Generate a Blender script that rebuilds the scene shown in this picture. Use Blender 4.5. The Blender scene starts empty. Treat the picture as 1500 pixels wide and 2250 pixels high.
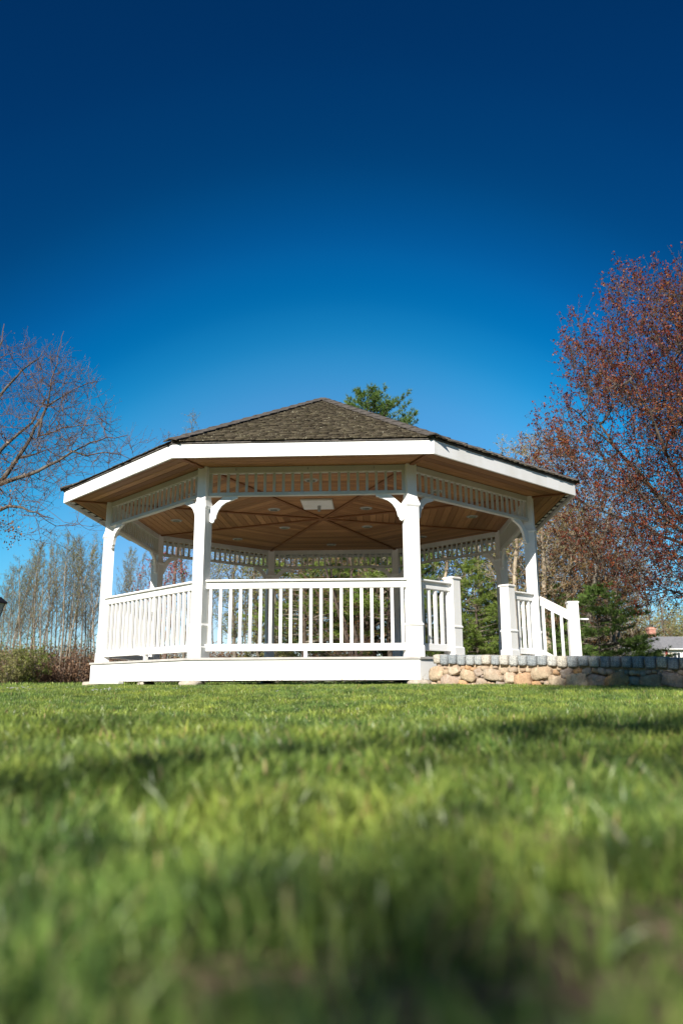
import bpy, bmesh, math, random
import numpy as np
from mathutils import Matrix, Vector

# ------------------------------------------------------------------ camera, sky, sun, exposure
SC = bpy.context.scene
COL = SC.collection
R = math.radians
rng = np.random.default_rng(7)
rnd = random.Random(11)

FPX, PITCH, ROLL, CAMZ = 1670.39, R(12.658), R(-0.2688), 0.029      # focal length in px of a 2250 px tall frame
cam_d = bpy.data.cameras.new('camera')
cam = bpy.data.objects.new('camera', cam_d); COL.objects.link(cam); SC.camera = cam
cam_d.sensor_fit = 'VERTICAL'; cam_d.sensor_height = 36.0; cam_d.sensor_width = 24.0
cam_d.lens = FPX/2250*36
cam_d.clip_start = 0.02; cam_d.clip_end = 3000
cam_d.dof.use_dof = True; cam_d.dof.focus_distance = 9.6; cam_d.dof.aperture_fstop = 1.9; cam_d.dof.aperture_blades = 9
fw = Vector((0, math.cos(PITCH), math.sin(PITCH))); up0 = Vector((0, -math.sin(PITCH), math.cos(PITCH))); rt0 = Vector((1, 0, 0))
rt = math.cos(ROLL)*rt0 + math.sin(ROLL)*up0
up = -math.sin(ROLL)*rt0 + math.cos(ROLL)*up0
cam.matrix_world = Matrix(((rt.x, up.x, -fw.x, 0), (rt.y, up.y, -fw.y, 0), (rt.z, up.z, -fw.z, CAMZ), (0, 0, 0, 1)))

SUN_AZ, SUN_EL = R(25), R(30)                                      # behind the camera, to its left
SUN_DIR = Vector((-math.sin(SUN_AZ)*math.cos(SUN_EL), -math.cos(SUN_AZ)*math.cos(SUN_EL), math.sin(SUN_EL)))
W = bpy.data.worlds.new('World'); SC.world = W; W.use_nodes = True
nt = W.node_tree; nt.nodes.clear()
def N(tree, t, **kw):
    n = tree.nodes.new(t)
    for k, v in kw.items(): setattr(n, k, v)
    return n
sky = N(nt, 'ShaderNodeTexSky', sky_type='NISHITA', sun_disc=False)
sky.sun_elevation = SUN_EL; sky.sun_rotation = R(180)+SUN_AZ
sky.air_density = 1.0; sky.dust_density = 0.3; sky.ozone_density = 2.5; sky.altitude = 100
# a polarising filter: the clear sky is darkest along the great circle at right angles to the sun (overhead and at both sides)
tc = N(nt, 'ShaderNodeTexCoord'); sep = N(nt, 'ShaderNodeSeparateXYZ'); nt.links.new(tc.outputs['Generated'], sep.inputs[0])
def wm(op, a, b=None):
    n = N(nt, 'ShaderNodeMath', operation=op)
    for i, v in enumerate((a, b)):
        if v is None: continue
        if isinstance(v, (int, float)): n.inputs[i].default_value = v
        else: nt.links.new(v, n.inputs[i])
    return n.outputs[0]
zz = wm('MAXIMUM', sep.outputs['Z'], 0.0)
s2 = wm('ADD', wm('MULTIPLY', zz, zz), wm('MULTIPLY', wm('MULTIPLY', wm('MULTIPLY', sep.outputs['X'], sep.outputs['X']), 1.19), wm('DIVIDE', zz, wm('ADD', zz, 0.12))))
s1 = wm('SQRT', s2)
ramp = N(nt, 'ShaderNodeValToRGB'); nt.links.new(s1, ramp.inputs[0])
def set_ramp(r, stops, interp='B_SPLINE'):
    e = r.color_ramp.elements
    while len(e) > 1: e.remove(e[-1])
    e[0].position = stops[0][0]; e[0].color = (*stops[0][1], 1)
    for p, c in stops[1:]:
        x = e.new(p); x.color = (*c, 1)
    r.color_ramp.interpolation = interp
SKY_STOPS = [(0.0, (.70, .72, .84)), (0.20, (.48, .62, .77)), (0.30, (.30, .62, .78)), (0.37, (.21, .66, .81)), (0.42, (.075, .60, .78)), (0.47, (.012, .46, .69)), (0.53, (.006, .34, .59)), (0.60, (.004, .22, .41)), (0.68, (.004, .165, .34)), (0.76, (.004, .14, .30)), (1.0, (.004, .12, .27))]
set_ramp(ramp, [(p, tuple(v*0.79 for v in c)) for p, c in SKY_STOPS], 'CARDINAL')
mx = N(nt, 'ShaderNodeMix', data_type='RGBA', blend_type='MULTIPLY'); mx.inputs[0].default_value = 1
nt.links.new(sky.outputs[0], mx.inputs[6]); nt.links.new(ramp.outputs[0], mx.inputs[7])
bg = N(nt, 'ShaderNodeBackground'); bg.inputs['Strength'].default_value = 0.12
nt.links.new(mx.outputs[2], bg.inputs['Color'])
wo = N(nt, 'ShaderNodeOutputWorld'); nt.links.new(bg.outputs[0], wo.inputs['Surface'])

sd = bpy.data.lights.new('sun', 'SUN'); sd.energy = 4.9; sd.angle = R(0.53); sd.color = (1.0, 0.94, 0.85)
sun = bpy.data.objects.new('sun', sd); COL.objects.link(sun)
sun.rotation_euler = (-SUN_DIR).to_track_quat('-Z', 'Y').to_euler(); sun.location = SUN_DIR*60

SC.view_settings.view_transform = 'Standard'; SC.view_settings.look = 'None'
SC.view_settings.exposure = 0.92; SC.view_settings.gamma = 1.0; SC.view_settings.use_curve_mapping = False
SC.cycles.max_bounces = 8; SC.cycles.diffuse_bounces = 5; SC.cycles.transparent_max_bounces = 8
SC.cycles.use_denoising = True

def world(px, py, Y):
    """the place at distance Y that the photograph shows at pixel px, py"""
    a, b = px-750, py-1125
    c, s = math.cos(ROLL), math.sin(ROLL)
    u, v = c*a+s*b, -s*a+c*b
    k = -v/FPX
    d = (u/FPX, math.cos(PITCH)-k*math.sin(PITCH), math.sin(PITCH)+k*math.cos(PITCH))
    t = Y/d[1]
    return np.array([d[0]*t, Y, CAMZ+d[2]*t])

# ------------------------------------------------------------------ materials
MATS = {}
def material(name, color, rough=0.6, spec=0.5, build=None):
    if name in MATS: return MATS[name]
    m = bpy.data.materials.new(name); m.use_nodes = True
    t = m.node_tree; b = t.nodes['Principled BSDF']
    b.inputs['Base Color'].default_value = (*color, 1); b.inputs['Roughness'].default_value = rough
    b.inputs['Specular IOR Level'].default_value = spec
    if build: build(t, b)
    MATS[name] = m
    return m
def link(t, a, b): t.links.new(a, b)
def noise(t, scale, detail=4, coord='Object', vec_scale=None, rough=0.55):
    tc = N(t, 'ShaderNodeTexCoord'); n = N(t, 'ShaderNodeTexNoise')
    n.inputs['Scale'].default_value = scale; n.inputs['Detail'].default_value = detail; n.inputs['Roughness'].default_value = rough
    src = tc.outputs[coord]
    if vec_scale:
        mp = N(t, 'ShaderNodeMapping'); mp.inputs['Scale'].default_value = vec_scale; link(t, src, mp.inputs[0]); src = mp.outputs[0]
    link(t, src, n.inputs['Vector'])
    return n.outputs['Fac']
def rampn(t, fac, stops, interp='LINEAR'):
    r = N(t, 'ShaderNodeValToRGB'); set_ramp(r, stops, interp); link(t, fac, r.inputs[0]); return r.outputs[0]
def mixc(t, fac, a, b, mode='MIX'):
    m = N(t, 'ShaderNodeMix', data_type='RGBA', blend_type=mode)
    for i, v in ((0, fac), (6, a), (7, b)):
        if isinstance(v, (int, float)): m.inputs[i].default_value = v
        elif isinstance(v, tuple): m.inputs[i].default_value = (*v, 1)
        else: link(t, v, m.inputs[i])
    return m.outputs[2]
def bump(t, b, h, strength=0.3, dist=0.01):
    n = N(t, 'ShaderNodeBump'); n.inputs['Strength'].default_value = strength; n.inputs['Distance'].default_value = dist
    link(t, h, n.inputs['Height']); link(t, n.outputs[0], b.inputs['Normal'])
def attr(t, name='rnd'):
    a = N(t, 'ShaderNodeAttribute'); a.attribute_name = name; return a.outputs['Fac']
def objrand(t):
    return N(t, 'ShaderNodeObjectInfo').outputs['Random']

def b_paint(t, b):
    n1 = noise(t, 3.0, 6, vec_scale=(1, 1, 0.35)); n2 = noise(t, 40, 3)
    c = rampn(t, n1, [(0.3, (0.70, 0.69, 0.655)), (0.6, (0.80, 0.80, 0.79))])
    c = mixc(t, rampn(t, n2, [(0.70, (0, 0, 0)), (0.80, (0.5, 0.5, 0.5))]), c, (0.6, 0.58, 0.5))
    link(t, c, b.inputs['Base Color']); bump(t, b, n2, 0.08, 0.003)
PAINT = material('white_paint', (0.8, 0.8, 0.79), 0.55, 0.35, b_paint)
def b_paint_old_shade(t, b):
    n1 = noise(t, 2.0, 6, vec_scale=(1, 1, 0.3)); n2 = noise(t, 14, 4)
    c = rampn(t, n1, [(0.3, (0.50, 0.50, 0.46)), (0.6, (0.60, 0.60, 0.57))])  # worn white, base colour lowered further to deepen the shade on the frieze
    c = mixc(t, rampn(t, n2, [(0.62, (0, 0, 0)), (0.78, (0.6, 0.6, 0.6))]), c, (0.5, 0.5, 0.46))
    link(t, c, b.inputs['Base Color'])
PAINT_OLD_SHADE = material('weathered_shade_dimmed_paint', (0.7, 0.7, 0.7), 0.6, 0.3, b_paint_old_shade)
def b_grey(t, b):
    n1 = noise(t, 6, 4); link(t, rampn(t, n1, [(0.3, (0.36, 0.34, 0.32)), (0.7, (0.5, 0.48, 0.45))]), b.inputs['Base Color'])
def b_skirt(t, b):
    n1 = noise(t, 1.6, 6, vec_scale=(1, 1, 0.5)); n2 = noise(t, 34, 4); tcn = N(t, 'ShaderNodeTexCoord'); sp = N(t, 'ShaderNodeSeparateXYZ'); link(t, tcn.outputs['Object'], sp.inputs[0])
    low = rampn(t, sp.outputs['Z'], [(0.06, (1, 1, 1)), (0.16, (0, 0, 0))])
    c = rampn(t, n1, [(0.3, (0.72, 0.715, 0.69)), (0.6, (0.80, 0.80, 0.79))])
    c = mixc(t, mixc(t, 1.0, low, rampn(t, n2, [(0.58, (0, 0, 0)), (0.66, (0.8, 0.8, 0.8))]), 'MULTIPLY'), c, (0.30, 0.24, 0.14))
    link(t, c, b.inputs['Base Color'])
SKIRT = material('splashed_white_paint', (0.8, 0.8, 0.79), 0.55, 0.35, b_skirt)
DECK = material('worn_deck_paint', (0.45, 0.43, 0.4), 0.7, 0.3, b_grey)
def b_wood(t, b):
    g = noise(t, 5, 5, vec_scale=(1.2, 30, 30)); big = noise(t, 1.2, 3, vec_scale=(1, 3, 3))
    base = rampn(t, objrand(t), [(0, (0.25, 0.115, 0.046)), (0.5, (0.39, 0.19, 0.078)), (1, (0.51, 0.265, 0.115))])
    c = mixc(t, 0.55, base, rampn(t, g, [(0.35, (0.45, 0.42, 0.38)), (0.62, (1.0, 1.0, 1.0))]), 'MULTIPLY')
    c = mixc(t, rampn(t, big, [(0.45, (0, 0, 0)), (0.7, (0.5, 0.5, 0.5))]), c, (0.21, 0.10, 0.04))
    link(t, c, b.inputs['Base Color']); bump(t, b, g, 0.2, 0.003)
WOOD = material('stained_pine_board', (0.35, 0.18, 0.08), 0.55, 0.35, b_wood)
BATTEN = material('dark_stained_batten', (0.22, 0.095, 0.04), 0.6, 0.3)
DARK = material('dark_gap', (0.03, 0.027, 0.022), 0.9, 0.1)
def b_shing(t, b):
    a = attr(t); n = noise(t, 60, 4); n2 = noise(t, 9, 4); n3 = noise(t, 55, 2)
    c = rampn(t, a, [(0, (0.034, 0.027, 0.019)), (0.5, (0.052, 0.043, 0.030)), (1, (0.085, 0.072, 0.050))])
    c = mixc(t, 0.6, c, rampn(t, n, [(0.3, (0.6, 0.6, 0.6)), (0.7, (1.2, 1.17, 1.1))]), 'MULTIPLY')
    moss = rampn(t, n2, [(0.5, (0, 0, 0)), (0.7, (0.35, 0.35, 0.35))])
    c = mixc(t, moss, c, (0.075, 0.07, 0.032))
    lich = rampn(t, n3, [(0.66, (0, 0, 0)), (0.71, (0.9, 0.9, 0.9))])
    c = mixc(t, lich, c, (0.38, 0.37, 0.27))
    link(t, c, b.inputs['Base Color']); bump(t, b, n, 0.5, 0.006)
SHINGLE = material('weathered_shingle', (0.1, 0.09, 0.07), 0.95, 0.15, b_shing)
CAP = material('hip_cap_shingle', (0.07, 0.062, 0.055), 0.8, 0.3, lambda t, b: link(t, rampn(t, noise(t, 18, 4), [(0.3, (0.045, 0.04, 0.036)), (0.75, (0.12, 0.105, 0.09))]), b.inputs['Base Color']))
TRIM = material('light_trim_ring', (0.62, 0.62, 0.6), 0.4, 0.5)
LENS = material('unlit_lens', (0.16, 0.16, 0.145), 0.25, 0.5)
STEEL = material('grey_metal', (0.3, 0.3, 0.3), 0.4, 0.5)
def b_granite(t, b):
    n = noise(t, 110, 3); n2 = noise(t, 20, 4); o = objrand(t)
    c = rampn(t, o, [(0, (0.20, 0.225, 0.245)), (0.5, (0.32, 0.335, 0.335)), (0.8, (0.42, 0.41, 0.38)), (1, (0.46, 0.40, 0.32))])
    c = mixc(t, 0.8, c, rampn(t, n, [(0.32, (0.35, 0.35, 0.37)), (0.5, (0.9, 0.9, 0.9)), (0.68, (1.6, 1.6, 1.55))]), 'MULTIPLY')
    c = mixc(t, rampn(t, n2, [(0.55, (0, 0, 0)), (0.75, (0.5, 0.5, 0.5))]), c, (0.3, 0.26, 0.2))
    link(t, c, b.inputs['Base Color']); bump(t, b, noise(t, 45, 6), 0.9, 0.012)
GRANITE = material('granite_sett', (0.25, 0.26, 0.27), 0.85, 0.3, b_granite)
def b_field(t, b):
    n = noise(t, 60, 4); n2 = noise(t, 14, 5); o = objrand(t)
    c = rampn(t, o, [(0, (0.40, 0.31, 0.21)), (0.2, (0.54, 0.43, 0.30)), (0.4, (0.33, 0.27, 0.21)), (0.52, (0.54, 0.29, 0.11)), (0.62, (0.40, 0.30, 0.22)), (0.82, (0.26, 0.235, 0.22)), (1, (0.50, 0.40, 0.29))])
    c = mixc(t, rampn(t, n2, [(0.45, (0, 0, 0)), (0.68, (0.7, 0.7, 0.7))]), c, (0.26, 0.17, 0.11))
    c = mixc(t, 0.6, c, rampn(t, n, [(0.3, (0.6, 0.6, 0.6)), (0.7, (1.3, 1.3, 1.3))]), 'MULTIPLY')
    link(t, c, b.inputs['Base Color']); bump(t, b, noise(t, 22, 7), 0.9, 0.02)
FIELD = material('field_stone', (0.4, 0.3, 0.2), 0.85, 0.25, b_field)
MORTAR = material('sandy_mortar', (0.34, 0.27, 0.19), 0.95, 0.1, lambda t, b: (link(t, rampn(t, noise(t, 25, 6), [(0.3, (0.28, 0.215, 0.15)), (0.7, (0.48, 0.39, 0.28))]), b.inputs['Base Color']), bump(t, b, noise(t, 70, 6), 1.0, 0.01)))
CONC = material('rough_concrete', (0.42, 0.37, 0.3), 0.9, 0.2, lambda t, b: (link(t, rampn(t, noise(t, 25, 5), [(0.3, (0.30, 0.26, 0.21)), (0.7, (0.45, 0.40, 0.33))]), b.inputs['Base Color']), bump(t, b, noise(t, 50, 5), 0.6, 0.01)))
def b_soil(t, b):
    n = noise(t, 0.6, 5); n2 = noise(t, 30, 5)
    c = rampn(t, n, [(0.35, (0.045, 0.075, 0.018)), (0.65, (0.075, 0.11, 0.028))])
    c = mixc(t, rampn(t, n2, [(0.38, (0, 0, 0)), (0.58, (0.9, 0.9, 0.9))]), c, rampn(t, noise(t, 90, 4), [(0.35, (0.09, 0.06, 0.04)), (0.65, (0.30, 0.22, 0.14))]))
    link(t, c, b.inputs['Base Color']); bump(t, b, n2, 0.6, 0.02)
SOIL = material('lawn_soil', (0.1, 0.08, 0.05), 0.95, 0.1, b_soil)
WALK = material('packed_gravel', (0.3, 0.27, 0.23), 0.95, 0.1)
def leafmat(name, stops, trans=0.35, rough=0.5, spec=0.3):
    def bl(t, b):
        c = rampn(t, attr(t), stops); link(t, c, b.inputs['Base Color'])
        tr = N(t, 'ShaderNodeBsdfTranslucent'); link(t, c, tr.inputs['Color'])
        ms = N(t, 'ShaderNodeMixShader'); ms.inputs[0].default_value = trans
        link(t, b.outputs[0], ms.inputs[1]); link(t, tr.outputs[0], ms.inputs[2])
        link(t, ms.outputs[0], t.nodes['Material Output'].inputs['Surface'])
    return material(name, stops[0][1], rough, spec, bl)
def b_grass(t, b):
    a = attr(t); geo = N(t, 'ShaderNodeNewGeometry'); nz = N(t, 'ShaderNodeTexNoise'); nz.inputs['Scale'].default_value = 1.7; nz.inputs['Detail'].default_value = 4; link(t, geo.outputs['Position'], nz.inputs['Vector'])
    nz2 = N(t, 'ShaderNodeTexNoise'); nz2.inputs['Scale'].default_value = 9.0; nz2.inputs['Detail'].default_value = 3; link(t, geo.outputs['Position'], nz2.inputs['Vector'])
    c1 = rampn(t, a, [(0, (0.065, 0.15, 0.05)), (0.4, (0.15, 0.26, 0.07)), (0.8, (0.27, 0.38, 0.11)), (0.93, (0.34, 0.44, 0.15)), (0.95, (0.44, 0.38, 0.20)), (1, (0.48, 0.40, 0.24))])
    c2 = rampn(t, a, [(0, (0.12, 0.185, 0.04)), (0.4, (0.29, 0.385, 0.08)), (0.8, (0.44, 0.52, 0.13)), (0.93, (0.50, 0.56, 0.19)), (0.95, (0.48, 0.40, 0.20)), (1, (0.42, 0.30, 0.16))])
    c = mixc(t, rampn(t, nz.outputs['Fac'], [(0.38, (0, 0, 0)), (0.62, (1, 1, 1))]), c1, c2)
    c = mixc(t, 1.0, c, rampn(t, nz2.outputs['Fac'], [(0.34, (0.42, 0.48, 0.52)), (0.6, (1.35, 1.28, 1.08))]), 'MULTIPLY')
    link(t, c, b.inputs['Base Color']); tr = N(t, 'ShaderNodeBsdfTranslucent'); link(t, c, tr.inputs['Color'])
    ms = N(t, 'ShaderNodeMixShader'); ms.inputs[0].default_value = 0.5
    link(t, b.outputs[0], ms.inputs[1]); link(t, tr.outputs[0], ms.inputs[2]); link(t, ms.outputs[0], t.nodes['Material Output'].inputs['Surface'])
GRASS = material('grass_blade', (0.1, 0.2, 0.03), 0.38, 0.45, b_grass)
NEEDLE = leafmat('pine_needle', [(0, (0.08, 0.15, 0.04)), (0.5, (0.17, 0.27, 0.065)), (1, (0.26, 0.36, 0.09))], 0.55)
NEEDLE_L = leafmat('fresh_pine_needle', [(0, (0.13, 0.21, 0.045)), (0.5, (0.27, 0.37, 0.08)), (1, (0.38, 0.47, 0.12))], 0.55)
BUD_RED = leafmat('red_maple_flower', [(0, (0.06, 0.009, 0.013)), (0.4, (0.16, 0.028, 0.018)), (0.7, (0.21, 0.06, 0.020)), (1, (0.27, 0.13, 0.04))], 0.3)
BUD_BROWN = leafmat('orange_brown_bud', [(0, (0.12, 0.045, 0.02)), (0.5, (0.19, 0.10, 0.04)), (1, (0.27, 0.20, 0.07))], 0.3)
LEAF_OLIVE = leafmat('young_olive_leaf', [(0, (0.15, 0.15, 0.05)), (0.5, (0.26, 0.26, 0.09)), (1, (0.38, 0.35, 0.14))], 0.42)
LEAF_GREEN = leafmat('young_green_leaf', [(0, (0.09, 0.13, 0.025)), (0.5, (0.19, 0.25, 0.045)), (1, (0.33, 0.35, 0.08))], 0.45)
LEAF_DEAD = leafmat('dry_bramble_leaf', [(0, (0.10, 0.055, 0.035)), (0.5, (0.17, 0.095, 0.055)), (1, (0.26, 0.17, 0.10))], 0.2)
BUD_PINK = leafmat('magenta_bud', [(0, (0.25, 0.05, 0.07)), (1, (0.36, 0.14, 0.11))], 0.3)
PETAL = leafmat('white_petal', [(0, (0.7, 0.7, 0.68)), (1, (0.8, 0.8, 0.78))], 0.3)
def bark(name, a, c, sc=14):
    return material(name, a, 0.9, 0.15, lambda t, b: (link(t, rampn(t, noise(t, sc, 5, vec_scale=(1, 1, 0.35)), [(0.35, a), (0.65, c)]), b.inputs['Base Color'])))
BARK_GREY = bark('grey_bark', (0.085, 0.072, 0.06), (0.22, 0.19, 0.15))
BARK_TAN = bark('tan_bark', (0.22, 0.17, 0.12), (0.42, 0.35, 0.26), 5)
BARK_ASPEN = bark('grey_brown_bark', (0.15, 0.12, 0.09), (0.32, 0.27, 0.205), 5)
BARK_DARK = bark('dark_bark', (0.045, 0.035, 0.028), (0.12, 0.095, 0.075))
BARK_RED = bark('reddish_twig_bark', (0.085, 0.055, 0.045), (0.17, 0.115, 0.09))

# ------------------------------------------------------------------ object helpers
def children_link(o, parent):
    COL.objects.link(o)
    if parent: o.parent = parent
def mesh(name, V, F, mat, smooth=False, attrs=None, mats=None):
    me = bpy.data.meshes.new(name)
    me.from_pydata([tuple(v) for v in V], [], [tuple(f) for f in F])
    me.materials.append(mat)
    if smooth: me.polygons.foreach_set('use_smooth', [True]*len(me.polygons))
    me.update()
    return me
def ob(name, me, parent=None, loc=(0, 0, 0), rot=(0, 0, 0), **props):
    o = bpy.data.objects.new(name, me); children_link(o, parent)
    o.location = loc; o.rotation_euler = rot
    for k, v in props.items(): o[k] = v
    return o
def thing(name, label, cat, loc=(0, 0, 0), rz=0, group=None, scale=1):
    o = ob(name, None, None, loc, (0, 0, rz), label=label, category=cat)
    o.scale = (scale,)*3
    if group: o['group'] = group
    return o
def npmesh(name, V, F, mat, rndv=None, smooth=False):
    """V (n,3), F (m,k) arrays with one k; rndv: one value per face written as a face attribute"""
    V = np.asarray(V, dtype=np.float32); F = np.asarray(F, dtype=np.int32); m, k = F.shape
    me = bpy.data.meshes.new(name)
    me.vertices.add(len(V)); me.vertices.foreach_set('co', V.ravel())
    me.loops.add(m*k); me.loops.foreach_set('vertex_index', F.ravel())
    me.polygons.add(m); me.polygons.foreach_set('loop_start', np.arange(m, dtype=np.int32)*k)
    if smooth: me.polygons.foreach_set('use_smooth', np.ones(m, dtype=bool))
    if rndv is not None:
        a = me.attributes.new('rnd', 'FLOAT', 'FACE'); a.data.foreach_set('value', np.asarray(rndv, dtype=np.float32))
    me.materials.append(mat); me.update(calc_edges=True)
    return me
class MB:
    def __init__(s): s.V = []; s.F = []; s.a = []
    def box(s, x0, x1, y0, y1, z0, z1, M=None):
        n = len(s.V)
        p = [(x0, y0, z0), (x1, y0, z0), (x1, y1, z0), (x0, y1, z0), (x0, y0, z1), (x1, y0, z1), (x1, y1, z1), (x0, y1, z1)]
        if M is not None: p = [tuple(M @ Vector(q)) for q in p]
        s.V += p
        s.F += [(n, n+3, n+2, n+1), (n+4, n+5, n+6, n+7), (n, n+1, n+5, n+4), (n+1, n+2, n+6, n+5), (n+2, n+3, n+7, n+6), (n+3, n, n+4, n+7)]
        return s
    def loft(s, rings, M=None, cap=True):
        """rings: equal-length lists of points"""
        n = len(s.V); k = len(rings[0])
        for r in rings:
            for q in r: s.V.append(tuple(M @ Vector(q)) if M is not None else tuple(q))
        for i in range(len(rings)-1):
            for j in range(k):
                a, b = n+i*k+j, n+i*k+(j+1) % k
                s.F.append((a, b, b+k, a+k))
        if cap:
            s.F.append(tuple(n+j for j in range(k))[::-1]); s.F.append(tuple(n+(len(rings)-1)*k+j for j in range(k)))
        return s
    def square(s, prof, M=None, cx=0, cy=0):
        return s.loft([[(cx-h, cy-h, z), (cx+h, cy-h, z), (cx+h, cy+h, z), (cx-h, cy+h, z)] for z, h in prof], M)
    def mesh(s, name, mat, smooth=False):
        return mesh(name, s.V, s.F, mat, smooth)
def bevelled(me, w, seg=1):
    bm = bmesh.new(); bm.from_mesh(me)
    bmesh.ops.bevel(bm, geom=list(bm.edges), offset=w, segments=seg, affect='EDGES', profile=0.5)
    bm.to_mesh(me); bm.free(); return me

# ------------------------------------------------------------------ ground
def ground_z(x, y):
    x = np.asarray(x, float); y = np.asarray(y, float)
    t = np.clip((y-3.6)/(8.4-3.6), 0, 1); s = t*t*(3-2*t)
    z = -0.16*(1-s)-0.022*s
    b = 0.012*np.sin(x*2.1+y*1.3)+0.010*np.sin(x*1.1-y*2.3+1)+0.006*np.sin(x*5.3+2)*np.sin(y*4.1)
    return z+b*(1-s)
gx_ = np.concatenate([[-900, -300, -120, -60, -35], np.arange(-20, 20.1, 0.4), [35, 60, 120, 300, 900]])
gy_ = np.concatenate([[-900, -300, -100, -50, -25], np.arange(-12, 14.1, 0.25), [16, 20, 30, 45, 70, 110, 200, 400, 900, 1500]])
GX, GY = np.meshgrid(gx_, gy_); GZ = ground_z(GX, GY)
nx, ny = len(gx_), len(gy_)
ii = (np.arange(ny-1)[:, None]*nx+np.arange(nx-1)[None]).ravel()
ob('ground', npmesh('ground', np.stack([GX.ravel(), GY.ravel(), GZ.ravel()], 1), np.stack([ii, ii+1, ii+nx+1, ii+nx], 1), SOIL, smooth=True), kind='structure')

# ------------------------------------------------------------------ gazebo
GZX, GZY, TH = -0.3108, 12.5645, R(-2.3855)
gaz = thing('gazebo', 'white octagonal gazebo with a low brown shingled roof standing on the lawn', 'gazebo', (GZX, GZY, 0), TH)
C8 = math.cos(math.pi/8); S8 = math.sin(math.pi/8)
RP, RD, RF = 3.43, 3.58, 4.124
ZD, ZSK, ZC = 0.33, 0.06, 2.742          # deck top, skirt bottom, ceiling underside
ZFB, ZFT, ZAP = 2.691, 2.862, 4.86
FA = [i*math.pi/4 for i in range(8)]      # face angles from the front (-Y), growing towards +X
VA = [(i+0.5)*math.pi/4 for i in range(8)]
def rz(a): return (0, 0, a)
def vert(Rr, a, z): return (Rr*math.sin(a), -Rr*math.cos(a), z)
# deck: floor boards on each sector, edge lip, skirt
ap = RD*C8
def octa(r, z): return [vert(r, a, z) for a in VA]
ob('deck_frame', MB().loft([octa(RD-0.06, 0.09), octa(RD-0.06, ZD-0.03)]).mesh('deck_frame', DARK), gaz)
lip_me = MB().loft([[(-(ap+0.02)*S8/C8, -(ap+0.02), ZD-0.026), ((ap+0.02)*S8/C8, -(ap+0.02), ZD-0.026), ((ap-0.14)*S8/C8, -(ap-0.14), ZD-0.026), (-(ap-0.14)*S8/C8, -(ap-0.14), ZD-0.026)],
                    [(-(ap+0.02)*S8/C8, -(ap+0.02), ZD), ((ap+0.02)*S8/C8, -(ap+0.02), ZD), ((ap-0.14)*S8/C8, -(ap-0.14), ZD), (-(ap-0.14)*S8/C8, -(ap-0.14), ZD)]]).mesh('deck_edge_board', DECK)
h = (ap)*S8/C8
skirt_me = MB().loft([[(-h, -ap, ZSK), (h, -ap, ZSK), (h-0.012, -ap+0.03, ZSK), (-h+0.012, -ap+0.03, ZSK)], [(-h, -ap, ZD-0.028), (h, -ap, ZD-0.028), (h-0.012, -ap+0.03, ZD-0.028), (-h+0.012, -ap+0.03, ZD-0.028)]]).mesh('skirt_board', SKIRT)
for a in FA:
    ob('deck_edge_board', lip_me, gaz, rot=rz(a)); ob('skirt_board', skirt_me, gaz, rot=rz(a))
n = 0; y = -(ap-0.145)
while y < ap-0.2:
    y1 = min(y+0.137, ap-0.145); m = max(abs(y), abs(y1)); lim = min((ap-0.145), RD*C8*1.4142-0.20-m) if m > (ap-0.145)*S8/C8 else ap-0.145
    bm_ = MB().box(-lim, lim, y, y1-0.006, ZD-0.026, ZD-0.003)
    ob('floor_board', bm_.mesh('floor_board', DECK), gaz); y = y1+0.0001 if y1 < ap-0.2 else ap
# piers: flat rounded stones under the corners
def pebble(name, sx, sy, sz, mat, seed, k=2, boxy=0.45, jit=0.08):
    r = random.Random(seed); V = []; F = []; idx = {}
    def vid(p):
        if p not in idx:
            v = Vector([2*c/k-1 for c in p]); u = v.normalized()
            q = v.lerp(u, boxy); q = Vector((q.x*(1+r.uniform(-jit, jit)), q.y*(1+r.uniform(-jit, jit)), q.z*(1+r.uniform(-jit, jit))))
            idx[p] = len(V); V.append((q.x*sx, q.y*sy, q.z*sz))
        return idx[p]
    for ax in range(3):
        for side in (0, k):
            for i in range(k):
                for j in range(k):
                    q = []
                    for (a, b) in ((i, j), (i+1, j), (i+1, j+1), (i, j+1)):
                        p = [0, 0, 0]; p[ax] = side; p[(ax+1) % 3] = a; p[(ax+2) % 3] = b; q.append(vid(tuple(p)))
                    F.append(q if side else q[::-1])
    return mesh(name, V, F, mat, True)
for i, a in enumerate(VA):
    v = vert(RD-0.03, a, 0.018); ob('corner_pier', pebble('corner_pier', 0.135, 0.135, 0.045, CONC, i, 3, 0.55), gaz, v, rz(a))
ob('timber_block', bevelled(MB().box(-0.42, 0.42, -0.04, 0.04, -0.02, 0.02).mesh('timber_block', PAINT_OLD_SHADE), 0.006), gaz, (-2.7, -2.42, 0.045), rz(-math.pi/4))
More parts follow.
